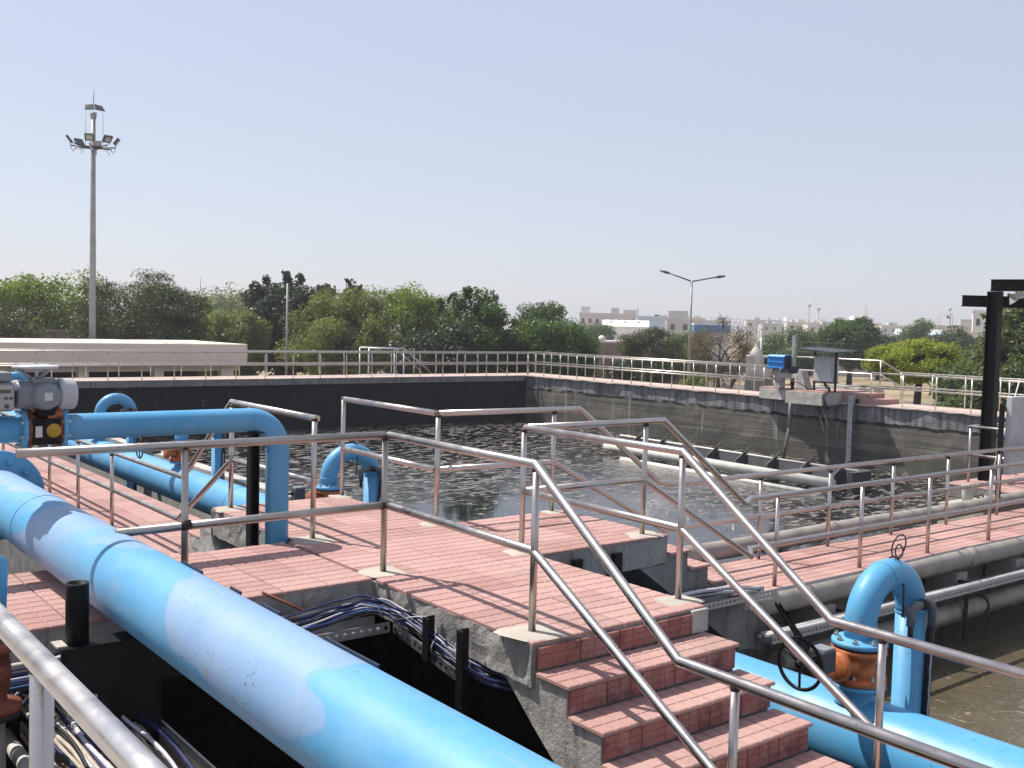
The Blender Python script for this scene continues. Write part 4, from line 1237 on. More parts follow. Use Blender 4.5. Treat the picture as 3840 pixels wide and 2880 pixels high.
MB().bbox(29.85, 30.15, 22.85, 23.1, -.371, .28, .02).build('post', 'concrete_pale', pf)
m = MB(); m.prism([(21.75, -.357), (22.18, -.357), (22.12, .28), (21.98, .28)], 'x', 29.85, 30.2); m.build('post', 'concrete_pale', pf)
MB().bbox(29.84, 30.16, 22.1, 22.86, .0, .17, .015).build('beam', 'concrete_pale', pf)
gb = thing('gate_drive', 'bright blue ribbed motor cover with a grey spindle tube on the tank wall', 'gate drive', (30.0, 22.8, .2))
m = MB()
m.prism([(29.72, .32), (29.72, .74), (29.78, .80), (30.30, .80), (30.36, .74), (30.36, .32)], 'y', 22.62, 23.32)
m.build('cover', 'cover_blue', gb)
for z in (.36, .55, .73):
    MB().bbox(29.68, 29.72, 22.63, 23.31, z - .022, z + .022, .008).build('rib', 'cover_blue', gb)
MB().box(29.74, 30.34, 22.55, 22.619, .34, .78).build('side_plate', 'cover_dark', gb)
MB().bbox(29.85, 30.2, 22.33, 22.56, .18, .42, .03).build('gearbox', 'cover_dark', gb)
m = MB(); m.box(29.94, 30.06, 22.36, 22.47, .40, 1.50); m.build('spindle_tube', 'galvanised', gb)
MB().tube([(30.0, 22.42, .3), (29.98, 22.42, -.8)], .06, 12).build('stem', 'black_paint', gb)
dp = thing('drop_pipe', 'slanting grey pipe from the gate drive down to the decanter', 'pipe', (29.9, 22.4, -2.6))
MB().tube([(29.95, 22.43, -.62), (29.92, 22.44, -1.7)], .062, 14).build('upper_tube', 'pole_grey', dp)
MB().tube([(29.92, 22.44, -1.7), (29.7, 22.50, -2.95)], .052, 14).build('lower_tube', 'bark_grey', dp)
MB().torus((29.96, 22.43, -.58), (1, 0, 0), .07, .02, 18, 6).build('eye', 'pole_grey', dp)
ch = thing('steel_channel', 'perforated galvanised channel standing against the tank wall right of the plinth', 'channel', (30.1, 20.15, -2.7))
m = MB(); m.box(30.12, 30.14, 20.08, 20.26, -2.7, -.44); m.box(30.14, 30.24, 20.08, 20.095, -2.7, -.44); m.box(30.14, 30.24, 20.245, 20.26, -2.7, -.44); m.build('bar', 'galvanised', ch)
for k in range(8):
    MB().lathe((30.119, 20.17, -.6 - k * .26), (-1, 0, 0), [(0, .022), (.002, .022)], 10).build('hole', 'dark_opening', ch)
for k in range(2):
    tag(MB().tube([(30.33, 21.45 - k * .18 + (.25 if k else 0), -.86 - .35 * k), (30.30, 21.12 - k * .1 + (.25 if k else 0), -1.55 - .2 * k)], .02, 8).build('steel_rod', 'pvc_light'),
        ('upper thin pale rod slanting on the shaded wall under the plinth', 'lower thin pale rod slanting on the shaded wall under the plinth')[k], 'rod')
cabn = thing('control_cabinet', 'light grey control cabinet on black posts under a small sheet roof', 'cabinet', (30.2, 21.2, -.36))
MB().bbox(29.95, 30.30, 20.80, 21.55, -.05, .82, .015).build('cabinet_body', 'grey_paint_light', cabn)
MB().bbox(29.925, 29.95, 20.83, 21.52, -.02, .79, .008).build('door', 'grey_paint_light', cabn)
MB().box(29.92, 30.32, 20.79, 21.56, -.085, -.052).build('base_rail', 'black_paint', cabn)
for (x, y) in ((30.06, 20.74), (30.06, 21.58), ):
    MB().box(x, x + .06, y, y + .05, -.357, 1.02).build('post', 'black_paint', cabn)
m = MB(); m.add([(29.4, 20.35, .97), (29.4, 21.9, 1.05), (30.75, 21.9, 1.10), (30.75, 20.35, 1.02), (29.4, 20.35, .985), (29.4, 21.9, 1.065), (30.75, 21.9, 1.115), (30.75, 20.35, 1.035)],
        [(0, 1, 2, 3), (4, 5, 6, 7), (0, 1, 5, 4), (1, 2, 6, 5), (2, 3, 7, 6), (3, 0, 4, 7)]); m.build('sheet_roof', 'sheet_dark', cabn)
cable_bundle('black cables looping from the cabinet base down the plinth', [(30.1, 21.2, -.09), (30.05, 21.05, -.25), (29.9, 20.85, -.33), (29.4, 20.7, -.55), (29.5, 20.6, -.95)], 4, .03, ['cable_black'], 31, r=(.012, .018))
tag(MB().tube([(29.75, 23.05, .3), (29.7, 23.1, .0), (29.78, 22.9, -.13), (29.75, 22.5, -.02), (29.78, 22.0, -.12), (29.8, 21.6, -.33)], .018, 6).build('slack_cable', 'cable_black'), 'slack black cable swinging between the blue drive and the cabinet', 'cable')

# ------------------------------------------------------------------ decanter floating on the tank
dc = thing('decanter', 'grey floating decanter trough with a long white float tube on the dark water', 'decanter', (25.5, 22.5, ZFAR))
MB().tube([(24.72, 17.0, -2.56), (25.1, 25.6, -2.56), (25.15, 26.6, -2.56)], .15, 18).build('float_tube', 'cream_float', dc)
MB().tube([(24.05, 16.9, -2.80), (24.35, 25.0, -2.80)], .09, 12).build('float_tube', 'cream_float', dc)
m = MB(); m.add([(25.62, 16.9, -2.9), (26.01, 27.0, -2.9), (26.2, 27.0, -2.28), (25.8, 16.9, -2.28), (25.67, 16.9, -2.9), (26.06, 27.0, -2.9), (26.25, 27.0, -2.28), (25.85, 16.9, -2.28)],
               [(0, 1, 2, 3), (4, 5, 6, 7), (0, 4, 7, 3), (1, 5, 6, 2), (3, 2, 6, 7), (0, 1, 5, 4)]); m.build('trough_plate', 'decanter_grey', dc)
MB().tube([(25.82, 16.9, -2.27), (26.21, 27.0, -2.27)], .035, 8).build('rim', 'cream_float', dc)
MB().box(25.2, 26.1, 16.70, 16.86, -3.0, -2.25).build('end_plate', 'decanter_grey', dc)
for k in range(8):
    y = 17.4 + k * 1.22
    x = 25.25 + (y - 16.9) * .0385
    m = MB(); m.prism([(x - .05, -2.75), (x + .5, -2.72), (x + .58, -2.18), (x + .42, -2.22), (x + .1, -2.40)], 'y', y, y + .05); m.build('gusset', 'decanter_grey', dc)
    m = MB(); m.tube([(x + .45, y + .02, -2.25), (x + .70, y - .06, -2.02)], .03, 6); m.build('lug', 'decanter_grey', dc)

# ------------------------------------------------------------------ gantry at the right edge
gt = thing('steel_gantry', 'black steel gantry post with two crossing I-beams at the right edge', 'gantry', (16.75, 8.6, ZW))
def ibeam(p, q, w, h, t_=.014):
    p, q = Vector(p), Vector(q)
    d = (q - p).normalized()
    up = Vector((0, 0, 1)) if abs(d.z) < .9 else Vector((0, 1, 0))
    s = d.cross(up).normalized(); up = s.cross(d)
    m = MB()
    def bar(u0, u1, w0, w1):
        v = []
        for e in (p, q):
            for (uu, ww) in ((u0, w0), (u1, w0), (u1, w1), (u0, w1)):
                v.append(e + up * uu + s * ww)
        m.add(v, [(0, 1, 2, 3), (4, 7, 6, 5), (0, 4, 5, 1), (1, 5, 6, 2), (2, 6, 7, 3), (3, 7, 4, 0)])
    bar(-h / 2, -h / 2 + t_, -w / 2, w / 2)
    bar(h / 2 - t_, h / 2, -w / 2, w / 2)
    bar(-h / 2 + t_, h / 2 - t_, -t_ / 2, t_ / 2)
    return m
ibeam((16.76, 8.60, ZW), (16.76, 8.60, 2.375), .15, .20).build('post', 'black_paint', gt)
ibeam((16.72, 8.66, 2.475), (17.9, 5.4, 2.475), .13, .19).build('upper_beam', 'black_paint', gt)
ibeam((16.50, 9.02, 2.215), (19.0, 6.5, 2.19), .12, .185).build('lower_beam', 'black_paint', gt)
m = MB(); m.add([(16.90, 8.42, 2.34), (17.0, 8.18, 2.37), (17.04, 8.08, 2.30), (16.95, 8.3, 2.26), (16.93, 8.36, 2.20), (16.91, 8.43, 2.16), (16.93, 8.45, 2.28)], [(0, 1, 2, 3), (0, 3, 6), (3, 4, 5, 6)])
m.build('torn_sheet', 'cable_white', gt)
MB().torus((17.1, 7.95, 2.26), (1, .3, 0), .11, .02, 20, 6).build('cable_coil', 'cable_black', gt)
tag(MB().tube([(16.6, 8.05, .95), (16.2, 8.02, .25), (15.55, 7.95, -.70)], .012, 6).build('stay_wire', 'cable_white'), 'thin pale stay wire slanting down in front of the gantry post', 'wire')
ep = thing('electric_panel', 'pale grey electric panel on a black stand at the right edge', 'panel', (14.4, 7.0, ZW))
MB().box(14.05, 14.11, 7.02, 7.07, ZW, .72).build('stand', 'black_paint', ep)
MB().bbox(14.1, 14.55, 6.92, 7.0, -.25, .82, .01).build('panel_box', 'grey_paint_light', ep)
bk = thing('bucket', 'small grey plastic bucket standing on the block beside the gantry', 'bucket', (14.85, 7.9, -1))
MB().lathe((14.85, 7.88, -.86), (0, 0, 1), [(0, .07), (.15, .085), (.27, .09), (.285, .095), (.285, .08), (.05, .068)], 20).build('pail', 'pvc_light', bk)
cbk = tag(rough_prism(MB(), [(14.6, 7.5), (15.9, 7.5), (15.9, 8.2), (14.6, 8.2)], -1.4, -.862, .12, .02, 4.0, freq=4).build('concrete_block', 'mortar'), 'yellowish concrete block beside the gantry landing', 'block')
tag(MB().tube([(15.0, 7.7, -.78)] + [(15.35 + .35 * math.cos(a), 7.75 + .25 * math.sin(a), -.78 + .03 * math.sin(a * 3)) for a in [k * .6 for k in range(2, 12)]], .018, 8).build('hose', 'rubber_black'), 'black hose coiled on the block beside the bucket', 'hose')

# ------------------------------------------------------------------ cream building behind the rear wall
cbld = thing('cream_building', 'low cream building with deep plain parapet behind the rear railing', 'building', (5, 45, ZG))
MB().bbox(-34, 18.3, 41.5, 41.8, -.40, .50, .03).build('parapet', 'cream_wall', cbld)
MB().box(-34, 18.28, 41.801, 46.5, .30, .44).build('roof', 'cream_roof', cbld)
MB().bbox(17.98, 18.30, 41.802, 46.5, -.40, .498, .03).build('parapet', 'cream_wall', cbld)
MB().box(-34, 18.1, 41.95, 42.2, -.64, -.401).build('beam', 'cream_wall', cbld)
MB().prism([(41.9, .441), (46.5, .53), (46.5, .441)], 'x', -34, 17.96).build('roof_screed', 'cream_roof', cbld)
MB().box(-34, 17.9, 46, 46.2, ZG, .29).build('back_wall', 'dark_opening', cbld)  # wall blackened to stand for the shade inside the building
for k, (x0, x1) in enumerate(((17.3, 17.85), (14.5, 14.88), (11.55, 11.95), (8.6, 9.0), (5.6, 6.0), (2.6, 3.0))):
    MB().bbox(x0, x1, 41.85, 42.3, ZG, -.402, .02).build('column', 'cream_wall', cbld)
MB().box(-34, 18.4, 41.3, 42.6, ZG, -1.05).build('plinth', 'cream_wall', cbld)
rub = thing('stone_heap', 'row of small pale stones along the foot of the cream building', 'stones', (9, 41.7, -1.05))
rnd = random.Random(5)
for k in range(26):
    x = 9 + rnd.random() * 8.6
    rr = rnd.uniform(.05, .13)
    s_ = MB().lathe((x, 41.7 + rnd.random() * .2, -1.05), (rnd.uniform(-.3, .3), 0, 1), [(0, rr), (rr * .6, rr * .9), (rr * 1.1, rr * .4)], 6, False)
    s_.build('rubble_stone', 'mortar', rub)

# ------------------------------------------------------------------ high mast and street lamps
ms = thing('floodlight_mast', 'tall grey floodlight mast with lamp ring standing behind the cream building', 'mast', (19.95, 69.18, ZG))
MB().tube([(19.95, 69.18, -5.05), (19.95, 69.18, 1.0), (19.96, 69.18, 8.0), (19.97, 69.17, 14.3)], [.25, .215, .17, .13], 12).build('shaft', 'pole_grey', ms)
MB().torus((19.95, 69.18, 5.3), (0, 0, 1), .205, .02, 18, 6).build('joint_ring', 'pole_grey', ms)
MB().lathe((19.97, 69.17, 13.9), (0, 0, 1), [(0, .14), (.25, .20), (.42, .22)], 12).build('head', 'pole_grey', ms)
MB().tube([(19.97, 69.17, 14.9), (20.0, 69.17, 15.8)], .025, 6).build('lightning_rod', 'pole_grey', ms)
for s in (-1, 1):
    p = V(19.97, 69.17, 14.62)
    rgt = V(math.cos(.30), -math.sin(.30), 0)
    m = MB()
    a_ = p + rgt * (.02 * s); b_ = p + rgt * (.50 * s)
    m.add([a_ + V(0, -.05, .25), b_ + V(0, -.05, .16), b_ + rgt * (.10 * s) + V(0, -.35, -.20), a_ + V(0, -.35, -.14), a_ + V(0, -.02, .25), b_ + V(0, -.02, .16), b_ + rgt * (.10 * s) + V(0, -.32, -.22), a_ + V(0, -.32, -.16)],
          [(0, 1, 2, 3), (4, 5, 6, 7), (0, 1, 5, 4), (1, 2, 6, 5), (2, 3, 7, 6), (3, 0, 4, 7)])
    m.build('head_panel', 'lamp_dark', ms)
    MB().tube([p + rgt * (.5 * s) + V(0, -.2, -.2), p + rgt * (.52 * s) + V(0, -.2, -2.4)], .015, 5).build('hoist_cable', 'pole_grey', ms)
MB().torus((19.96, 69.17, 12.15), (0, 0, 1), .55, .05, 20, 6).build('ring', 'lamp_dark', ms)
for k in range(8):
    a = 2 * math.pi * k / 8 + .35
    d = V(math.cos(a), math.sin(a), 0)
    base = V(19.96, 69.17, 12.1) + d * .5
    tip = V(19.96, 69.17, 12.2) + d * 1.35
    MB().tube([V(19.96, 69.17, 12.12) + d * .15, tip], .045, 6).build('arm', 'lamp_dark', ms)
    if k % 8 in (1, 2, 3, 5, 6, 7):
        s = V(-d.y, d.x, 0)
        up = V(0, 0, 1)
        n_ = (d * .8 - up * .6).normalized(); w_ = s.cross(n_)
        c0 = tip + up * .42
        m = MB()
        vv = []
        for e in (0, .14):
            for (p_, q_) in ((-1, -1), (1, -1), (1, 1), (-1, 1)):
                vv.append(c0 + s * (.28 * p_) + w_ * (.24 * q_) + n_ * e)
        m.add(vv, [(0, 1, 2, 3), (4, 7, 6, 5), (0, 4, 5, 1), (1, 5, 6, 2), (2, 6, 7, 3), (3, 7, 4, 0)])
        fl = m.build('floodlight', 'lamp_dark', ms)
        m = MB(); m.add([c0 + s * (.18 * p_) + w_ * (.15 * q_) + n_ * .145 for (p_, q_) in ((-1, -1), (1, -1), (1, 1), (-1, 1))], [(0, 1, 2, 3)]); m.build('lens', 'lamp_glass', fl)
        MB().tube([tip, tip + s * .2 + up * .1, c0 + s * .3], .02, 5).build('yoke', 'pole_grey', fl)
    MB().tube([tip + V(0, 0, -.05), tip + V(0, 0, -.35) - d * .15, tip + V(0, 0, -.1) - d * .35], .02, 5).build('cable_loop', 'pole_grey', ms)

ms.location = (13.85, 48.0, -1.58)
ms.scale = (.694, .694, .694)

def street_lamp(label, x, y, ztop, arms, r=.09):
    t = thing('street_lamp', label, 'street lamp', (x, y, ZG))
    MB().tube([(x, y, ZG), (x, y, ztop)], [r * 1.25, r * .75], 10).build('pole', 'pole_grey', t)
    for (ax, ay, az_) in arms:
        MB().tube([(x, y, ztop - .1), (ax, ay, az_)], [.05, .04], 8).build('arm', 'lamp_dark', t)
        d = (V(ax, ay, az_) - V(x, y, ztop)).normalized()
        h = MB().tube([V(ax, ay, az_) - d * .1, V(ax, ay, az_) + d * .15, V(ax, ay, az_) + d * .6], [.045, .10, .055], 8)
        h.build('lamp_head', 'lamp_dark', t)
    return t
street_lamp('tall twin-arm street lamp rising behind the tank side railing', 51.8, 47.08, 4.85, [(50.75, 48.2, 5.28), (52.85, 45.92, 5.06)])
street_lamp('thin grey pole in front of the dark leafy tree', 23.97, 49.5, 3.43, [], .06)
# ------------------------------------------------------------------ trees
def leaf_mesh(name, pos, nrm, size, aspect, rng):
    """diamond leaves as one mesh, one island each"""
    n = len(pos)
    t = rng.normal(size=(n, 3))
    t -= nrm * np.sum(t * nrm, axis=1, keepdims=True)
    t /= np.linalg.norm(t, axis=1, keepdims=True) + 1e-9
    b = np.cross(nrm, t)
    L = size * rng.uniform(.65, 1.35, (n, 1))
    W = L * aspect
    fold = nrm * (W * .25)
    v = np.empty((n, 4, 3), np.float32)
    v[:, 0] = pos - t * L * .5
    v[:, 1] = pos + b * W * .5 + fold
    v[:, 2] = pos + t * L * .5
    v[:, 3] = pos - b * W * .5 + fold
    me = bpy.data.meshes.new(name)
    me.vertices.add(n * 4)
    me.vertices.foreach_set('co', v.reshape(-1))
    me.loops.add(n * 4)
    me.loops.foreach_set('vertex_index', np.arange(n * 4, dtype=np.int32))
    me.polygons.add(n)
    me.polygons.foreach_set('loop_start', np.arange(0, n * 4, 4, dtype=np.int32))
    me.polygons.foreach_set('loop_total', np.full(n, 4, np.int32))
    me.update(calc_edges=True)
    return me

def make_tree(name, label, x, y, ztop, r, mat, n=9000, leaf=.17, aspect=.5, zbot=-2.6, clumps=46, seed=1, group='trees beyond the tank', bark='bark', twig=0,
              flat=.8, spread=.30, stems=1, cat='tree', shell=.55, spikes=0, ry=None):
    n = int(n * (2.5 if twig < 3 else 3.6)); spread *= 1.2; leaf *= 1.12; clumps = int(clumps * 1.35); leaf *= (1.0 if twig < 3 else 1.25); r *= 1.06
    rng = np.random.default_rng(seed)
    rnd = random.Random(seed)
    t = thing(name, label, cat, (x, y, ZG), group)
    zc, hz = (ztop + zbot) / 2, (ztop - zbot) / 2
    ry = ry or r
    # clump centres: mostly near the outside of an uneven crown
    cs = []
    while len(cs) < clumps:
        p = rng.normal(size=3); p /= np.linalg.norm(p)
        rad = shell + (1 - shell) * rng.random() ** .6
        lump = 1 + .26 * noise.noise(Vector(p * 1.9) + Vector((seed * 1.7, 0, 0))) + .16 * noise.noise(Vector(p * 4.3) + Vector((0, seed * 2.3, 0)))
        q = p * rad * lump * np.array([r, ry, hz]) * .86
        if q[2] > -hz * .98:
            cs.append(q)
    cs = np.array(cs)
    cr = r * spread * rng.uniform(.55, 1.25, clumps)
    if spikes:
        for k in range(spikes):
            a = rng.uniform(0, 6.28); rr = rng.uniform(0, .75) * r
            base = np.array([rr * math.cos(a), rr * math.sin(a), hz * math.sqrt(max(.05, 1 - (rr / r) ** 2)) * .86])
            for j in range(4):
                cs = np.vstack([cs, base + np.array([0.04 * j * rng.normal(), .04 * j * rng.normal(), .13 * j + .05])])
                cr = np.append(cr, r * .06)
    w = cr ** 2
    idx = rng.choice(len(cs), n, p=w / w.sum())
    d = rng.normal(size=(n, 3)); d /= np.linalg.norm(d, axis=1, keepdims=True)
    rad = rng.random(n) ** .5
    pos = cs[idx] + d * (cr[idx] * rad)[:, None] * np.array([1, 1, flat])
    nr = d * .5 + np.array([0, 0, .55]) + rng.normal(size=(n, 3)) * .55
    nr /= np.linalg.norm(nr, axis=1, keepdims=True)
    pos += np.array([0, 0, zc - ZG])
    ok = pos[:, 2] > .1
    me = leaf_mesh('crown', pos[ok], nr[ok], leaf, aspect, rng)
    me.materials.append(MATS[mat])
    cr_o = bpy.data.objects.new('crown', me)
    C.objects.link(cr_o); cr_o.parent = t
    # trunk and limbs
    m = MB()
    z_f = zc - ZG - hz * .55
    for s_ in range(stems):
        ang = 2 * math.pi * s_ / stems + seed
        off = V(math.cos(ang), math.sin(ang), 0) * (r * .10 if stems > 1 else 0)
        fork = off * 3 + V(rnd.uniform(-.1, .1) * r, rnd.uniform(-.1, .1) * r, max(.4, z_f))
        tr = .045 * (ztop - ZG) / (1.0 if stems == 1 else 1.6)
        m.tube([off, off * 1.6 + V(0, 0, fork.z * .5), fork], [tr, tr * .8, tr * .65], 7)
        lim = [c for c in cs[rng.permutation(len(cs))[:max(6, 16 // stems)]]]
        for c in lim:
            e = V(c[0], c[1], c[2] + zc - ZG)
            mid = fork.lerp(e, .5) + V(rnd.uniform(-.15, .15) * r * .5, rnd.uniform(-.15, .15) * r * .5, .12 * r)
            m.tube([fork, mid, e], [tr * .42, tr * .24, tr * .06], 5, False)
            for _ in range(twig):
                e2 = e + V(rnd.gauss(0, 1), rnd.gauss(0, 1), abs(rnd.gauss(0, .9))) * (r * .20)
                m.tube([mid.lerp(e, rnd.uniform(.4, 1)), e.lerp(e2, .5) + V(0, 0, .04), e2], [tr * .10, tr * .06, .006], 4, False)
    tm = m.build('trunk', bark, t, fix=False)
    tm.location = (0, 0, 0)
    tm.data.transform(Matrix.Translation(wloc(t)))    # pieces above were already local
    return t

Y_, D_, O_, M_, G_, A_, GR_ = 'leaf_yellow_green', 'leaf_dark', 'leaf_olive', 'leaf_mid', 'leaf_glossy', 'leaf_acacia', 'leaf_grey'
T = make_tree
T('leafy_tree', 'wide yellow-green tree behind the cream building at the far left', 16.2, 67.9, 4.2, 4.6, Y_, 13000, .24, .45, -2, 60, 21, spread=.24)
T('thorn_tree', 'brownish thorn tree at the left edge behind the cream building', 10.0, 51.5, 2.4, 2.6, A_, 7000, .10, .3, -2.4, 46, 22, twig=4, stems=3, flat=.5)
T('thorn_tree', 'broad dark thorn tree with spiky twigs right of the floodlight mast', 17.4, 52.2, 4.2, 3.3, A_, 17000, .10, .32, -2.2, 90, 23, twig=6, stems=4, flat=.5, spread=.24)
T('leafy_tree', 'dark green tree peeping out right of the broad thorn tree', 23.0, 64.2, 3.9, 2.6, M_, 7000, .20, .45, -2.2, 40, 24)
T('leafy_shrub', 'rounded light green shrub left of the dark leafy tree', 23.6, 56.6, 2.5, 2.3, O_, 9000, .16, .42, -2.6, 54, 25, spread=.22)
T('leafy_tree', 'tall dark tree with large hanging leaves behind the thin pole', 29.0, 59.6, 4.4, 3.4, D_, 12000, .26, .62, -2.6, 80, 26, spread=.20, spikes=12)
T('leafy_tree', 'dark narrow tree joined to the right of the tall dark tree', 32.6, 58.6, 4.2, 1.6, D_, 4500, .24, .6, -2.4, 34, 27, spikes=4)
T('leafy_tree', 'pale olive tree in front of the tall dark tree', 27.5, 49.9, 3.5, 3.1, O_, 13000, .15, .4, -2.4, 80, 28, spread=.21)
T('leafy_tree', 'bright yellow-green tree in the middle of the tree row', 33.2, 52.5, 4.1, 3.4, Y_, 13000, .17, .42, -2.4, 76, 29, spread=.22)
T('leafy_tree', 'deep green tree with upright leafy shoots behind the tank corner', 33.0, 45.4, 3.5, 2.6, M_, 13000, .17, .48, -2.6, 70, 30, spread=.22, spikes=9)
T('leafy_shrub', 'low dark green shrub filling the space left of the tank corner', 29.4, 44.0, 1.5, 2.3, D_, 9000, .16, .5, -2.6, 56, 31, spread=.24)
T('leafy_tree', 'small rounded tree rising behind the tank corner', 47.6, 57.8, 3.0, 2.2, M_, 6500, .20, .45, -2.4, 40, 32)
T('leafy_tree', 'bushy green tree just right of the tank corner', 36.8, 43.6, 2.1, 2.8, M_, 14000, .15, .48, -2.7, 80, 33, spread=.22)
T('leafy_shrub', 'low leafy shrub under the bushy tree behind the side railing', 35.0, 36.6, .05, 1.3, D_, 4500, .14, .45, -2.7, 36, 34, group='shrubs beyond the tank')
T('thorn_tree', 'grey-green thorn tree left of the twin-arm street lamp', 44.4, 43.4, 1.8, 2.0, A_, 9000, .09, .3, -2.2, 60, 35, twig=5, stems=3, flat=.5)
T('leafy_tree', 'mid green tree behind the twin-arm street lamp', 55.4, 50.6, 1.6, 1.8, M_, 5000, .16, .42, -2.4, 36, 36)
T('bare_tree', 'nearly leafless tree with fine bare branches left of the shrine', 45.4, 38.8, 2.5, 2.1, GR_, 3200, .08, .35, -1.9, 60, 37, twig=12, stems=3, bark='bark', flat=.7)
T('leafy_tree', 'dull green trees behind the white shrine', 73.8, 55.2, 1.6, 3.2, M_, 8000, .18, .4, -2.6, 50, 38, flat=.7)
T('leafy_tree', 'round dark green tree behind the cabinet', 78.8, 53.0, 3.1, 2.7, M_, 11000, .22, .5, -1.9, 60, 39, spread=.22)
T('leafy_tree', 'low dark tree right of the round tree behind the cabinet', 92.8, 59.2, 2.2, 2.4, D_, 5000, .24, .45, -2.4, 34, 40)
T('leafy_tree', 'small yellow-green tree with forked trunk beyond the side railing', 39.6, 23.4, 1.5, 1.9, 'leaf_sunny', 12000, .12, .4, -.35, 64, 41, spread=.22, flat=.6)
T('leafy_tree', 'tall glossy shrub-like tree behind the black gantry post', 37.4, 18.0, 2.8, 2.3, G_, 17000, .14, .45, -2.8, 80, 42, spread=.22, spikes=8)
T('leafy_shrub', 'leafy shrub left of the gantry post beyond the side railing', 38.3, 20.4, 1.2, 1.3, G_, 7500, .13, .45, -2.8, 46, 43, group='shrubs beyond the tank')
T('leafy_shrub', 'low glossy shrub under the small yellow-green tree', 36.0, 19.6, -.6, 1.2, G_, 4500, .12, .45, -2.8, 34, 44, group='shrubs beyond the tank')
T('leafy_tree', 'distant pair of round trees left of the far house', 120.8, 70.9, 3.1, 3.2, M_, 4500, .30, .45, -2.4, 36, 45)
T('leafy_tree', 'distant dark tree below the far house', 105.2, 58.0, 2.1, 3.0, D_, 4500, .28, .45, -2.4, 36, 46)
T('leafy_shrub', 'small pale shrub at the foot of the street lamp behind the railing', 38.4, 34.4, -.55, .9, O_, 2500, .11, .4, -2.8, 24, 47, group='shrubs beyond the tank')
T('leafy_tree', 'hazy green tree above the cream building right end in the distance', 62, 150, 4.6, 7.5, O_, 7000, .5, .5, -2.5, 60, 48)
T('leafy_tree', 'distant green tree standing beside the white warehouse', 112, 122, 1.6, 3.4, M_, 4500, .32, .5, -2.5, 40, 49)

# ------------------------------------------------------------------ buildings beyond the field
RGT = V(math.cos(YAW), -math.sin(YAW), 0)
FWD = V(math.sin(YAW), math.cos(YAW), 0)

def block(parent, nm, mat, c, w, dpt, z0, z1, ang):
    """box centred on c with its front face turned by ang"""
    u = V(math.cos(ang), math.sin(ang), 0); v = V(-math.sin(ang), math.cos(ang), 0)
    c = V(c[0], c[1], 0)
    p = [c + u * (a * w / 2) + v * b for (a, b) in ((-1, 0), (1, 0), (1, dpt), (-1, dpt))]
    m = MB(); m.add([(q.x, q.y, z0) for q in p] + [(q.x, q.y, z1) for q in p], [(0, 3, 2, 1), (4, 5, 6, 7), (0, 1, 5, 4), (1, 2, 6, 5), (2, 3, 7, 6), (3, 0, 4, 7)])
    return m.build(nm, mat, parent)

def house(label, c, w, dpt, z1, mat, rows, cols, ang=-.62, wz=1.2, extra=(), nm='house', z0=None):
    z0 = ZG if z0 is None else z0
    t = thing(nm, label, 'building', (c[0], c[1], z0))
    block(t, 'wall', mat, c, w, dpt, z0, z1, ang)
    u = V(math.cos(ang), math.sin(ang), 0); v = V(-math.sin(ang), math.cos(ang), 0)
    block(t, 'parapet', mat, (c[0] - v.x * .15, c[1] - v.y * .15), w + .3, .3, z1 - .25, z1 + .35, ang)
    for r_ in range(rows):
        for k in range(cols):
            s = (k + .5) / cols - .5
            p = V(c[0], c[1], 0) + u * (s * w)
            zz = z1 - 1.1 - r_ * 3.1
            wd = block(t, 'window', 'wall_grey', (p.x - v.x * .1, p.y - v.y * .1), w / cols * .42, .09, zz - wz - .1, zz + .1, ang)
            block(wd, 'pane', 'window_dark', (p.x - v.x * .14, p.y - v.y * .14), w / cols * .34, .03, zz - wz, zz, ang)
    for (s, ww, hh, m_) in extra:
        p = V(c[0], c[1], 0) + u * (s * w) + v * (dpt * .25)
        block(t, 'roof_room', m_, (p.x, p.y), ww, dpt * .4, z1 + .001, z1 + hh, ang)
    return t

house('long pinkish three-storey block with small windows on the skyline', (178.2, 189.2), 14.2, 9, 4.6, 'wall_pink', 2, 8, -.75, 1.1, ((-.40, 2.2, 1.9, 'wall_pink'), (.12, 2.0, 1.7, 'wall_grey'), (.38, 3.2, 1.3, 'wall_grey')))
wh = thing('warehouse', 'long white warehouse with low pitched roof below the pinkish block', 'building', (125, 129.5, ZG))
block(wh, 'wall', 'wall_white', (125.6, 129.0), 7.6, 12, ZG, 1.75, -.78)
m = MB()
u = V(math.cos(-.78), math.sin(-.78), 0); v = V(-math.sin(-.78), math.cos(-.78), 0)
b0 = V(125.6, 129.0, 0)
m.add([b0 - u * 4.1 + V(0, 0, 1.70) - v * .3, b0 + u * 4.1 + V(0, 0, 1.70) - v * .3, b0 + u * 4.1 + v * 6 + V(0, 0, 2.85), b0 - u * 4.1 + v * 6 + V(0, 0, 2.85), b0 + u * 4.1 + v * 12.3 + V(0, 0, 1.7), b0 - u * 4.1 + v * 12.3 + V(0, 0, 1.7)],
      [(0, 1, 2, 3), (3, 2, 4, 5), (0, 3, 5), (1, 4, 2)])
m.build('roof', 'wall_white', wh)
for k in range(3):
    p = b0 + u * (-2.5 + 2.4 * k) + v * 3.2
    MB().lathe((p.x, p.y, 2.25), (0, 0, 1), [(0, .16), (.25, .16), (.3, .24), (.42, .2)], 10).build('roof_vent', 'wall_grey', wh)
house('pale blue flat-roofed building right of the warehouse', (157.3, 153.8), 5.9, 8, 3.7, 'wall_pale_blue', 0, 1, -.75, 1.0, ((-.48, .25, 2.0, 'wall_grey'), (.2, .8, .7, 'window_dark')))
house('yellowish two-storey house with roof room beside the street lamp', (169.5, 155.5), 8.2, 8, 3.6, 'wall_yellow', 1, 3, -.75, 1.2, ((-.18, 4.2, 1.85, 'wall_grey'), (.33, 1.6, .9, 'wall_yellow')))
bs = thing('shed', 'blue metal roofed shed behind the bare tree', 'building', (113, 98.5, ZG))
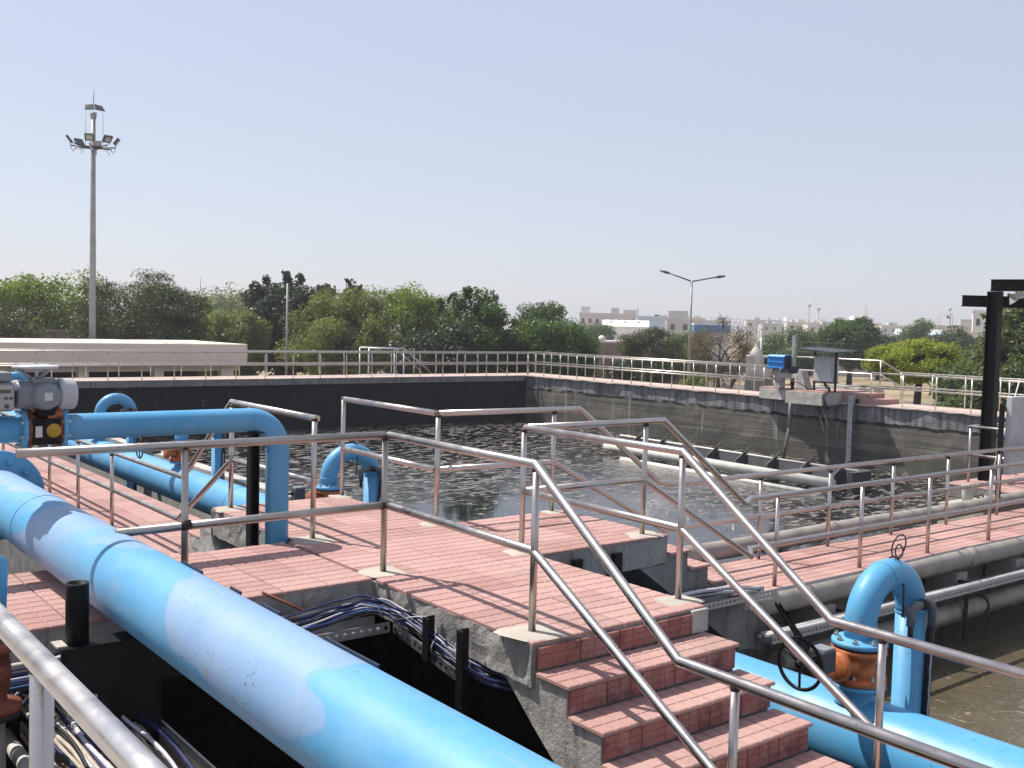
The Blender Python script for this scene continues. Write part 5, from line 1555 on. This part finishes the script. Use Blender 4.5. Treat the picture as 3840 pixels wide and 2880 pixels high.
block(bs, 'wall', 'wall_grey', (113.0, 98.5), 4.6, 7, ZG, 1.1, -.75)
block(bs, 'roof', 'roof_blue', (112.8, 98.3), 5.0, 7.4, 1.101, 2.2, -.75)
block(bs, 'roof_edge', 'wall_white', (113.5, 99.0), 5.2, 6.5, 2.201, 2.42, -.75)
sh = thing('shed', 'small pale blue hut between the warehouse and the thorn tree', 'building', (88, 88, ZG))
block(sh, 'wall', 'wall_pale_blue', (87.6, 86.5), 3.0, 3, ZG, .75, -.78)
block(sh, 'roof', 'roof_pale', (87.4, 86.3), 3.5, 3.6, .751, .93, -.78)
rn = thing('brick_hut', 'old brick hut with flat roof behind the side railing', 'building', (59.2, 61, ZG))
block(rn, 'wall', 'old_masonry', (59.4, 60.8), 4.4, 5, ZG, .30, -.78)
block(rn, 'roof', 'wall_pink', (59.5, 60.9), 4.6, 5.2, .301, .46, -.78)
block(rn, 'lean_to', 'old_masonry', (57.0, 62.0), 1.6, 3, ZG, -.25, -.78)
MB().lathe((57.0, 61.2, .62), (-.5, -.8, .25), [(0, .05), (.06, .25), (.08, .30), (.085, .30)], 14).build('dish_antenna', 'wall_white', rn)
rn2 = thing('brick_hut', 'long brown wall with a sagging tin roof left of the street lamp', 'building', (58.3, 54.6, ZG))
block(rn2, 'wall', 'old_masonry', (58.3, 54.8), 4.2, 4, ZG, -.02, -.80)
block(rn2, 'tin_roof', 'wall_pink', (58.0, 54.4), 3.2, 4, -.019, .10, -.86)
block(rn2, 'tin_roof', 'rust_red', (58.8, 53.6), 2.0, 3, .101, .18, -.72)
sn = thing('shrine', 'small whitewashed shrine with a pointed dome behind the bare tree', 'shrine', (40.9, 32.3, ZG))
block(sn, 'wall', 'shrine_white', (40.66, 32.40), 1.25, 1.4, ZG, .40, -.90)
block(sn, 'plinth', 'concrete_old', (40.61, 32.34), 1.35, 1.5, ZG, -.62, -.90)
wn_ = block(sn, 'window', 'wall_grey', (40.86, 32.06), .42, .06, -.15, .36, -.90)
block(wn_, 'pane', 'dark_opening', (40.84, 32.04), .32, .05, -.09, .30, -.90)
MB().lathe((40.85, 32.75, .40), (0, 0, 1), [(0, .30), (.06, .31), (.18, .28), (.30, .20), (.40, .12), (.47, .05), (.52, .055), (.60, .012)], 14).build('dome', 'shrine_white', sn)
s8 = thing('shed', 'low shed with pale metal roof behind the small yellow-green tree', 'building', (129, 76.6, ZG))
block(s8, 'wall', 'old_masonry', (129.2, 76.4), 5.6, 6, ZG, 1.5, -.98)
m = MB()
u = V(math.cos(-.98), math.sin(-.98), 0); v = V(-math.sin(-.98), math.cos(-.98), 0); b0 = V(129.2, 76.4, 0)
m.add([b0 - u * 3.3 - v * .4 + V(0, 0, 1.55), b0 + u * 3.0 - v * .4 + V(0, 0, 1.55), b0 + u * 3.2 + v * 5 + V(0, 0, 2.35), b0 - u * 2.9 + v * 5 + V(0, 0, 2.35), b0 - u * 3.3 - v * .4 + V(0, 0, 1.45), b0 + u * 3.0 - v * .4 + V(0, 0, 1.45), b0 + u * 3.2 + v * 5 + V(0, 0, 2.25), b0 - u * 2.9 + v * 5 + V(0, 0, 2.25)],
      [(0, 1, 2, 3), (4, 7, 6, 5), (0, 4, 5, 1), (1, 5, 6, 2), (2, 6, 7, 3), (3, 7, 4, 0)])
m.build('roof', 'roof_pale', s8)
h9 = house('cream house with a steel cage on its roof at the right', (192.9, 105.7), 9.0, 8, 3.2, 'wall_yellow', 1, 3, -1.02, 1.2, ((.2, 3.2, 1.6, 'wall_grey'),))
cg = MB()
for (i, j) in ((0, 0), (1, 0), (1, 1), (0, 1)):
    cg.tube([(190.8 + 1.2 * i + .8 * j, 108.6 - 1.9 * i + .9 * j, 3.2), (190.8 + 1.2 * i + .8 * j, 108.6 - 1.9 * i + .9 * j, 5.6)], .06, 5)
cg.tube([(190.8, 108.6, 5.6), (192.0, 106.7, 5.6), (192.8, 107.6, 5.6), (191.6, 109.5, 5.6), (190.8, 108.6, 5.6)], .06, 5)
cg.build('roof_cage', 'wall_grey', h9)
bw = thing('boundary_wall', 'low weathered boundary wall with piers beyond the cream building', 'wall', (14.3, 56.2, ZG))
block(bw, 'wall', 'old_masonry', (14.0, 57.6), 5.0, .3, ZG, .72, -.15)
for k in range(3):
    block(bw, 'pier', 'rust_red' if False else 'old_masonry', (13.2 + .95 * k, 56.0 - .14 * k), .34, .34, ZG, .62, -.15)
    block(bw, 'pier_cap', 'concrete_old', (13.2 + .95 * k, 55.96 - .14 * k), .48, .46, .621, .70, -.15)
lw = thing('boundary_wall', 'long low grey wall across the field behind the cabinet', 'wall', (95, 62, ZG))
block(lw, 'wall', 'wall_grey', (96, 64), 34, .3, ZG, -1.7, -.99)
lw2 = thing('boundary_wall', 'low broken fence wall beside the road beyond the side railing', 'wall', (47, 27, ZG))
block(lw2, 'wall', 'wall_grey', (48.5, 27.6), 7.0, .2, ZG, -2.3, -.98)
for k in range(4):
    block(lw2, 'pier', 'concrete_old', (46.9 + 1.05 * k, 30.0 - 1.55 * k), .22, .3, ZG, -1.95, -.98)
rs = thing('stone_heap', 'pale heap of stones and slabs left of the cabinet across the road', 'stone heap', (62, 43, ZG))
rnd = random.Random(9)
for k in range(14):
    a_, b_ = 68 + rnd.random() * 8, 50.5 - rnd.random() * 5
    rough_prism(MB(), [(a_, b_), (a_ + rnd.uniform(.6, 1.6), b_ - .3), (a_ + 1.2, b_ + .8), (a_ + .1, b_ + .9)], ZG, ZG + rnd.uniform(.12, .45), .4, .15, k, freq=1.5).build('slab', 'concrete_pale', rs)
# far skyline
rnd = random.Random(13)
mats = ['wall_white', 'wall_pink', 'wall_yellow', 'wall_grey', 'wall_pale_blue']
k = 0
def skyline(px0, px1, n, dmin, dmax, hmin, hmax, where):
    global k
    for i in range(n):
        s = px0 + (px1 - px0) * (i + rnd.uniform(.2, .8)) / n            # tangent of the bearing right of straight ahead
        d = rnd.uniform(dmin, dmax)
        q = (FWD + RGT * s) * d
        w = rnd.uniform(8, 16)
        h = rnd.uniform(hmin, hmax)
        lab = f'{("tiny", "small", "low", "squat")[i % 4]} {("white", "pinkish", "yellowish", "grey", "pale blue")[(i * 2 + 1) % 5]} house {("", "", "")[i % 3]}on the hazy skyline {where}'
        house(' '.join(lab.split()), (q.x, q.y), w, 8, h, mats[(i * 2 + 1) % 5], 2, max(2, int(w / 3)), -YAW + rnd.uniform(-.2, .2), 1.2,
              ((rnd.uniform(-.3, .3), rnd.uniform(2, 4), rnd.uniform(1.0, 2.4), mats[(i + 3) % 5]), (rnd.uniform(-.4, .4), 1.2, 1.2, 'wall_grey'))).__setitem__('group', 'houses on the skyline')
skyline(.235, .345, 9, 330, 470, 3.4, 6.0, 'right of the street lamp')
skyline(.36, .455, 7, 380, 520, 3.6, 5.4, 'behind the far sheds at the right')
skyline(-.30, -.235, 4, 400, 520, 7.5, 9.5, 'between the trees on the left')
skyline(.075, .20, 4, 330, 420, 4.2, 5.6, 'behind the pinkish block')
lt = thing('lattice_tower', 'thin lattice telecom tower on the skyline behind the round tree', 'tower', (501.8, 329.2, ZG))
for (i, j) in ((-1, -1), (1, -1), (1, 1), (-1, 1)):
    MB().tube([(501.8 + 1.5 * i, 329.2 + 1.5 * j, ZG), (501.8 + .35 * i, 329.2 + .35 * j, 17.5)], .18, 4).build('leg', 'wall_grey', lt)
for q in range(9):
    z = ZG + 2.2 * q + 1; f_ = 1.5 - 1.15 * (z - ZG) / 20.5
    MB().tube([(501.8 - f_, 329.2 - f_, z), (501.8 + f_, 329.2 + f_, z + 1.8)], .13, 4).build('brace', 'wall_grey', lt)
    MB().tube([(501.8 + f_, 329.2 - f_, z), (501.8 - f_, 329.2 + f_, z + 1.8)], .13, 4).build('brace', 'wall_grey', lt)
for q, (s, d, top) in enumerate(((.283, 380, 11.5), (.418, 420, 12.5), (.292, 395, 10.6))):
    p = (FWD + RGT * s) * d
    m_ = thing('roof_mast', ('slim rooftop mast on the skyline, left of the cabinet', 'slim rooftop mast on the skyline, above the pale shed roof', 'short rooftop mast on the skyline beside a taller one')[q], 'mast', (p.x, p.y, ZG))
    MB().tube([(p.x, p.y, ZG), (p.x, p.y, top)], .22, 5).build('pole', 'wall_grey', m_)
    MB().lathe((p.x, p.y, top - .8), (0, 0, 1), [(0, .2), (.2, .8), (.9, .8), (1.1, .2)], 8).build('tank_head' if q == 0 else 'antenna_head', 'wall_grey', m_)
# power lines strung in front of the round tree
pl = thing('power_line', 'thin dark power lines strung in front of the round tree', 'power line', (60, 42, 0))
for q in range(4):
    z = .95 - q * .32
    MB().tube([(56, 44.5, z), (63, 38.0, z - .12), (70, 31.5, z)], .022, 4).build('wire', 'cable_black', pl)
for x, y, nm in ((56, 44.5, 'pole'), (70, 31.5, 'pole')):
    MB().tube([(x, y, ZG), (x, y, 1.15)], .09, 6).build('pole', 'pole_grey', pl)
# small flags on the far roofs
for q, (s, d, z, lab) in enumerate(((.415, 190, 5.3, 'small dark pennant on a pole above the far house'), (.472, 170, 7.0, 'small dark pennant on a pole left of the gantry post'))):
    p = (FWD + RGT * s) * d
    fl = thing('flag', lab, 'flag', (p.x, p.y, ZG))
    MB().tube([(p.x, p.y, ZG), (p.x, p.y, z)], .04, 4).build('pole', 'wall_grey', fl)
    m = MB(); a_ = V(p.x, p.y, z)
    m.add([a_, a_ + RGT * .9 + V(0, 0, -.55), a_ + V(0, 0, -.6), a_ + FWD * .03, a_ + RGT * .9 + V(0, 0, -.55) + FWD * .03, a_ + V(0, 0, -.6) + FWD * .03], [(0, 1, 2), (3, 5, 4), (0, 3, 4, 1), (1, 4, 5, 2), (2, 5, 3, 0)])
    m.build('cloth', 'flag_cloth', fl)
tw = house('narrow pale stair tower on a roof left of the gantry post', (159.1, 84.2), 1.5, 2, 5.4, 'wall_white', 2, 1, -1.02, 1.0)
wl_ = thing('boundary_wall', 'long pale wall of a yard below the stair tower at the right', 'wall', (158, 86, ZG))
block(wl_, 'wall', 'wall_yellow', (158.6, 85.0), 12, 6, ZG, 2.3, -1.02)

# ------------------------------------------------------------------ haze
hz = MB().box(-600, 760, -400, 760, ZPIT - 1.2, 24.0)
t = NT('haze')
pv = t.n.new('ShaderNodeVolumePrincipled')
pv.inputs['Color'].default_value = (.90, .92, .97, 1)
pv.inputs['Density'].default_value = 0.0007
pv.inputs['Anisotropy'].default_value = .2
t.link(pv.outputs[0], t.out.inputs['Volume'])
MATS['haze'] = t.m
ho = hz.build('haze', 'haze')
ho['kind'] = 'stuff'
ho['label'] = 'thin dusty haze over the plain'
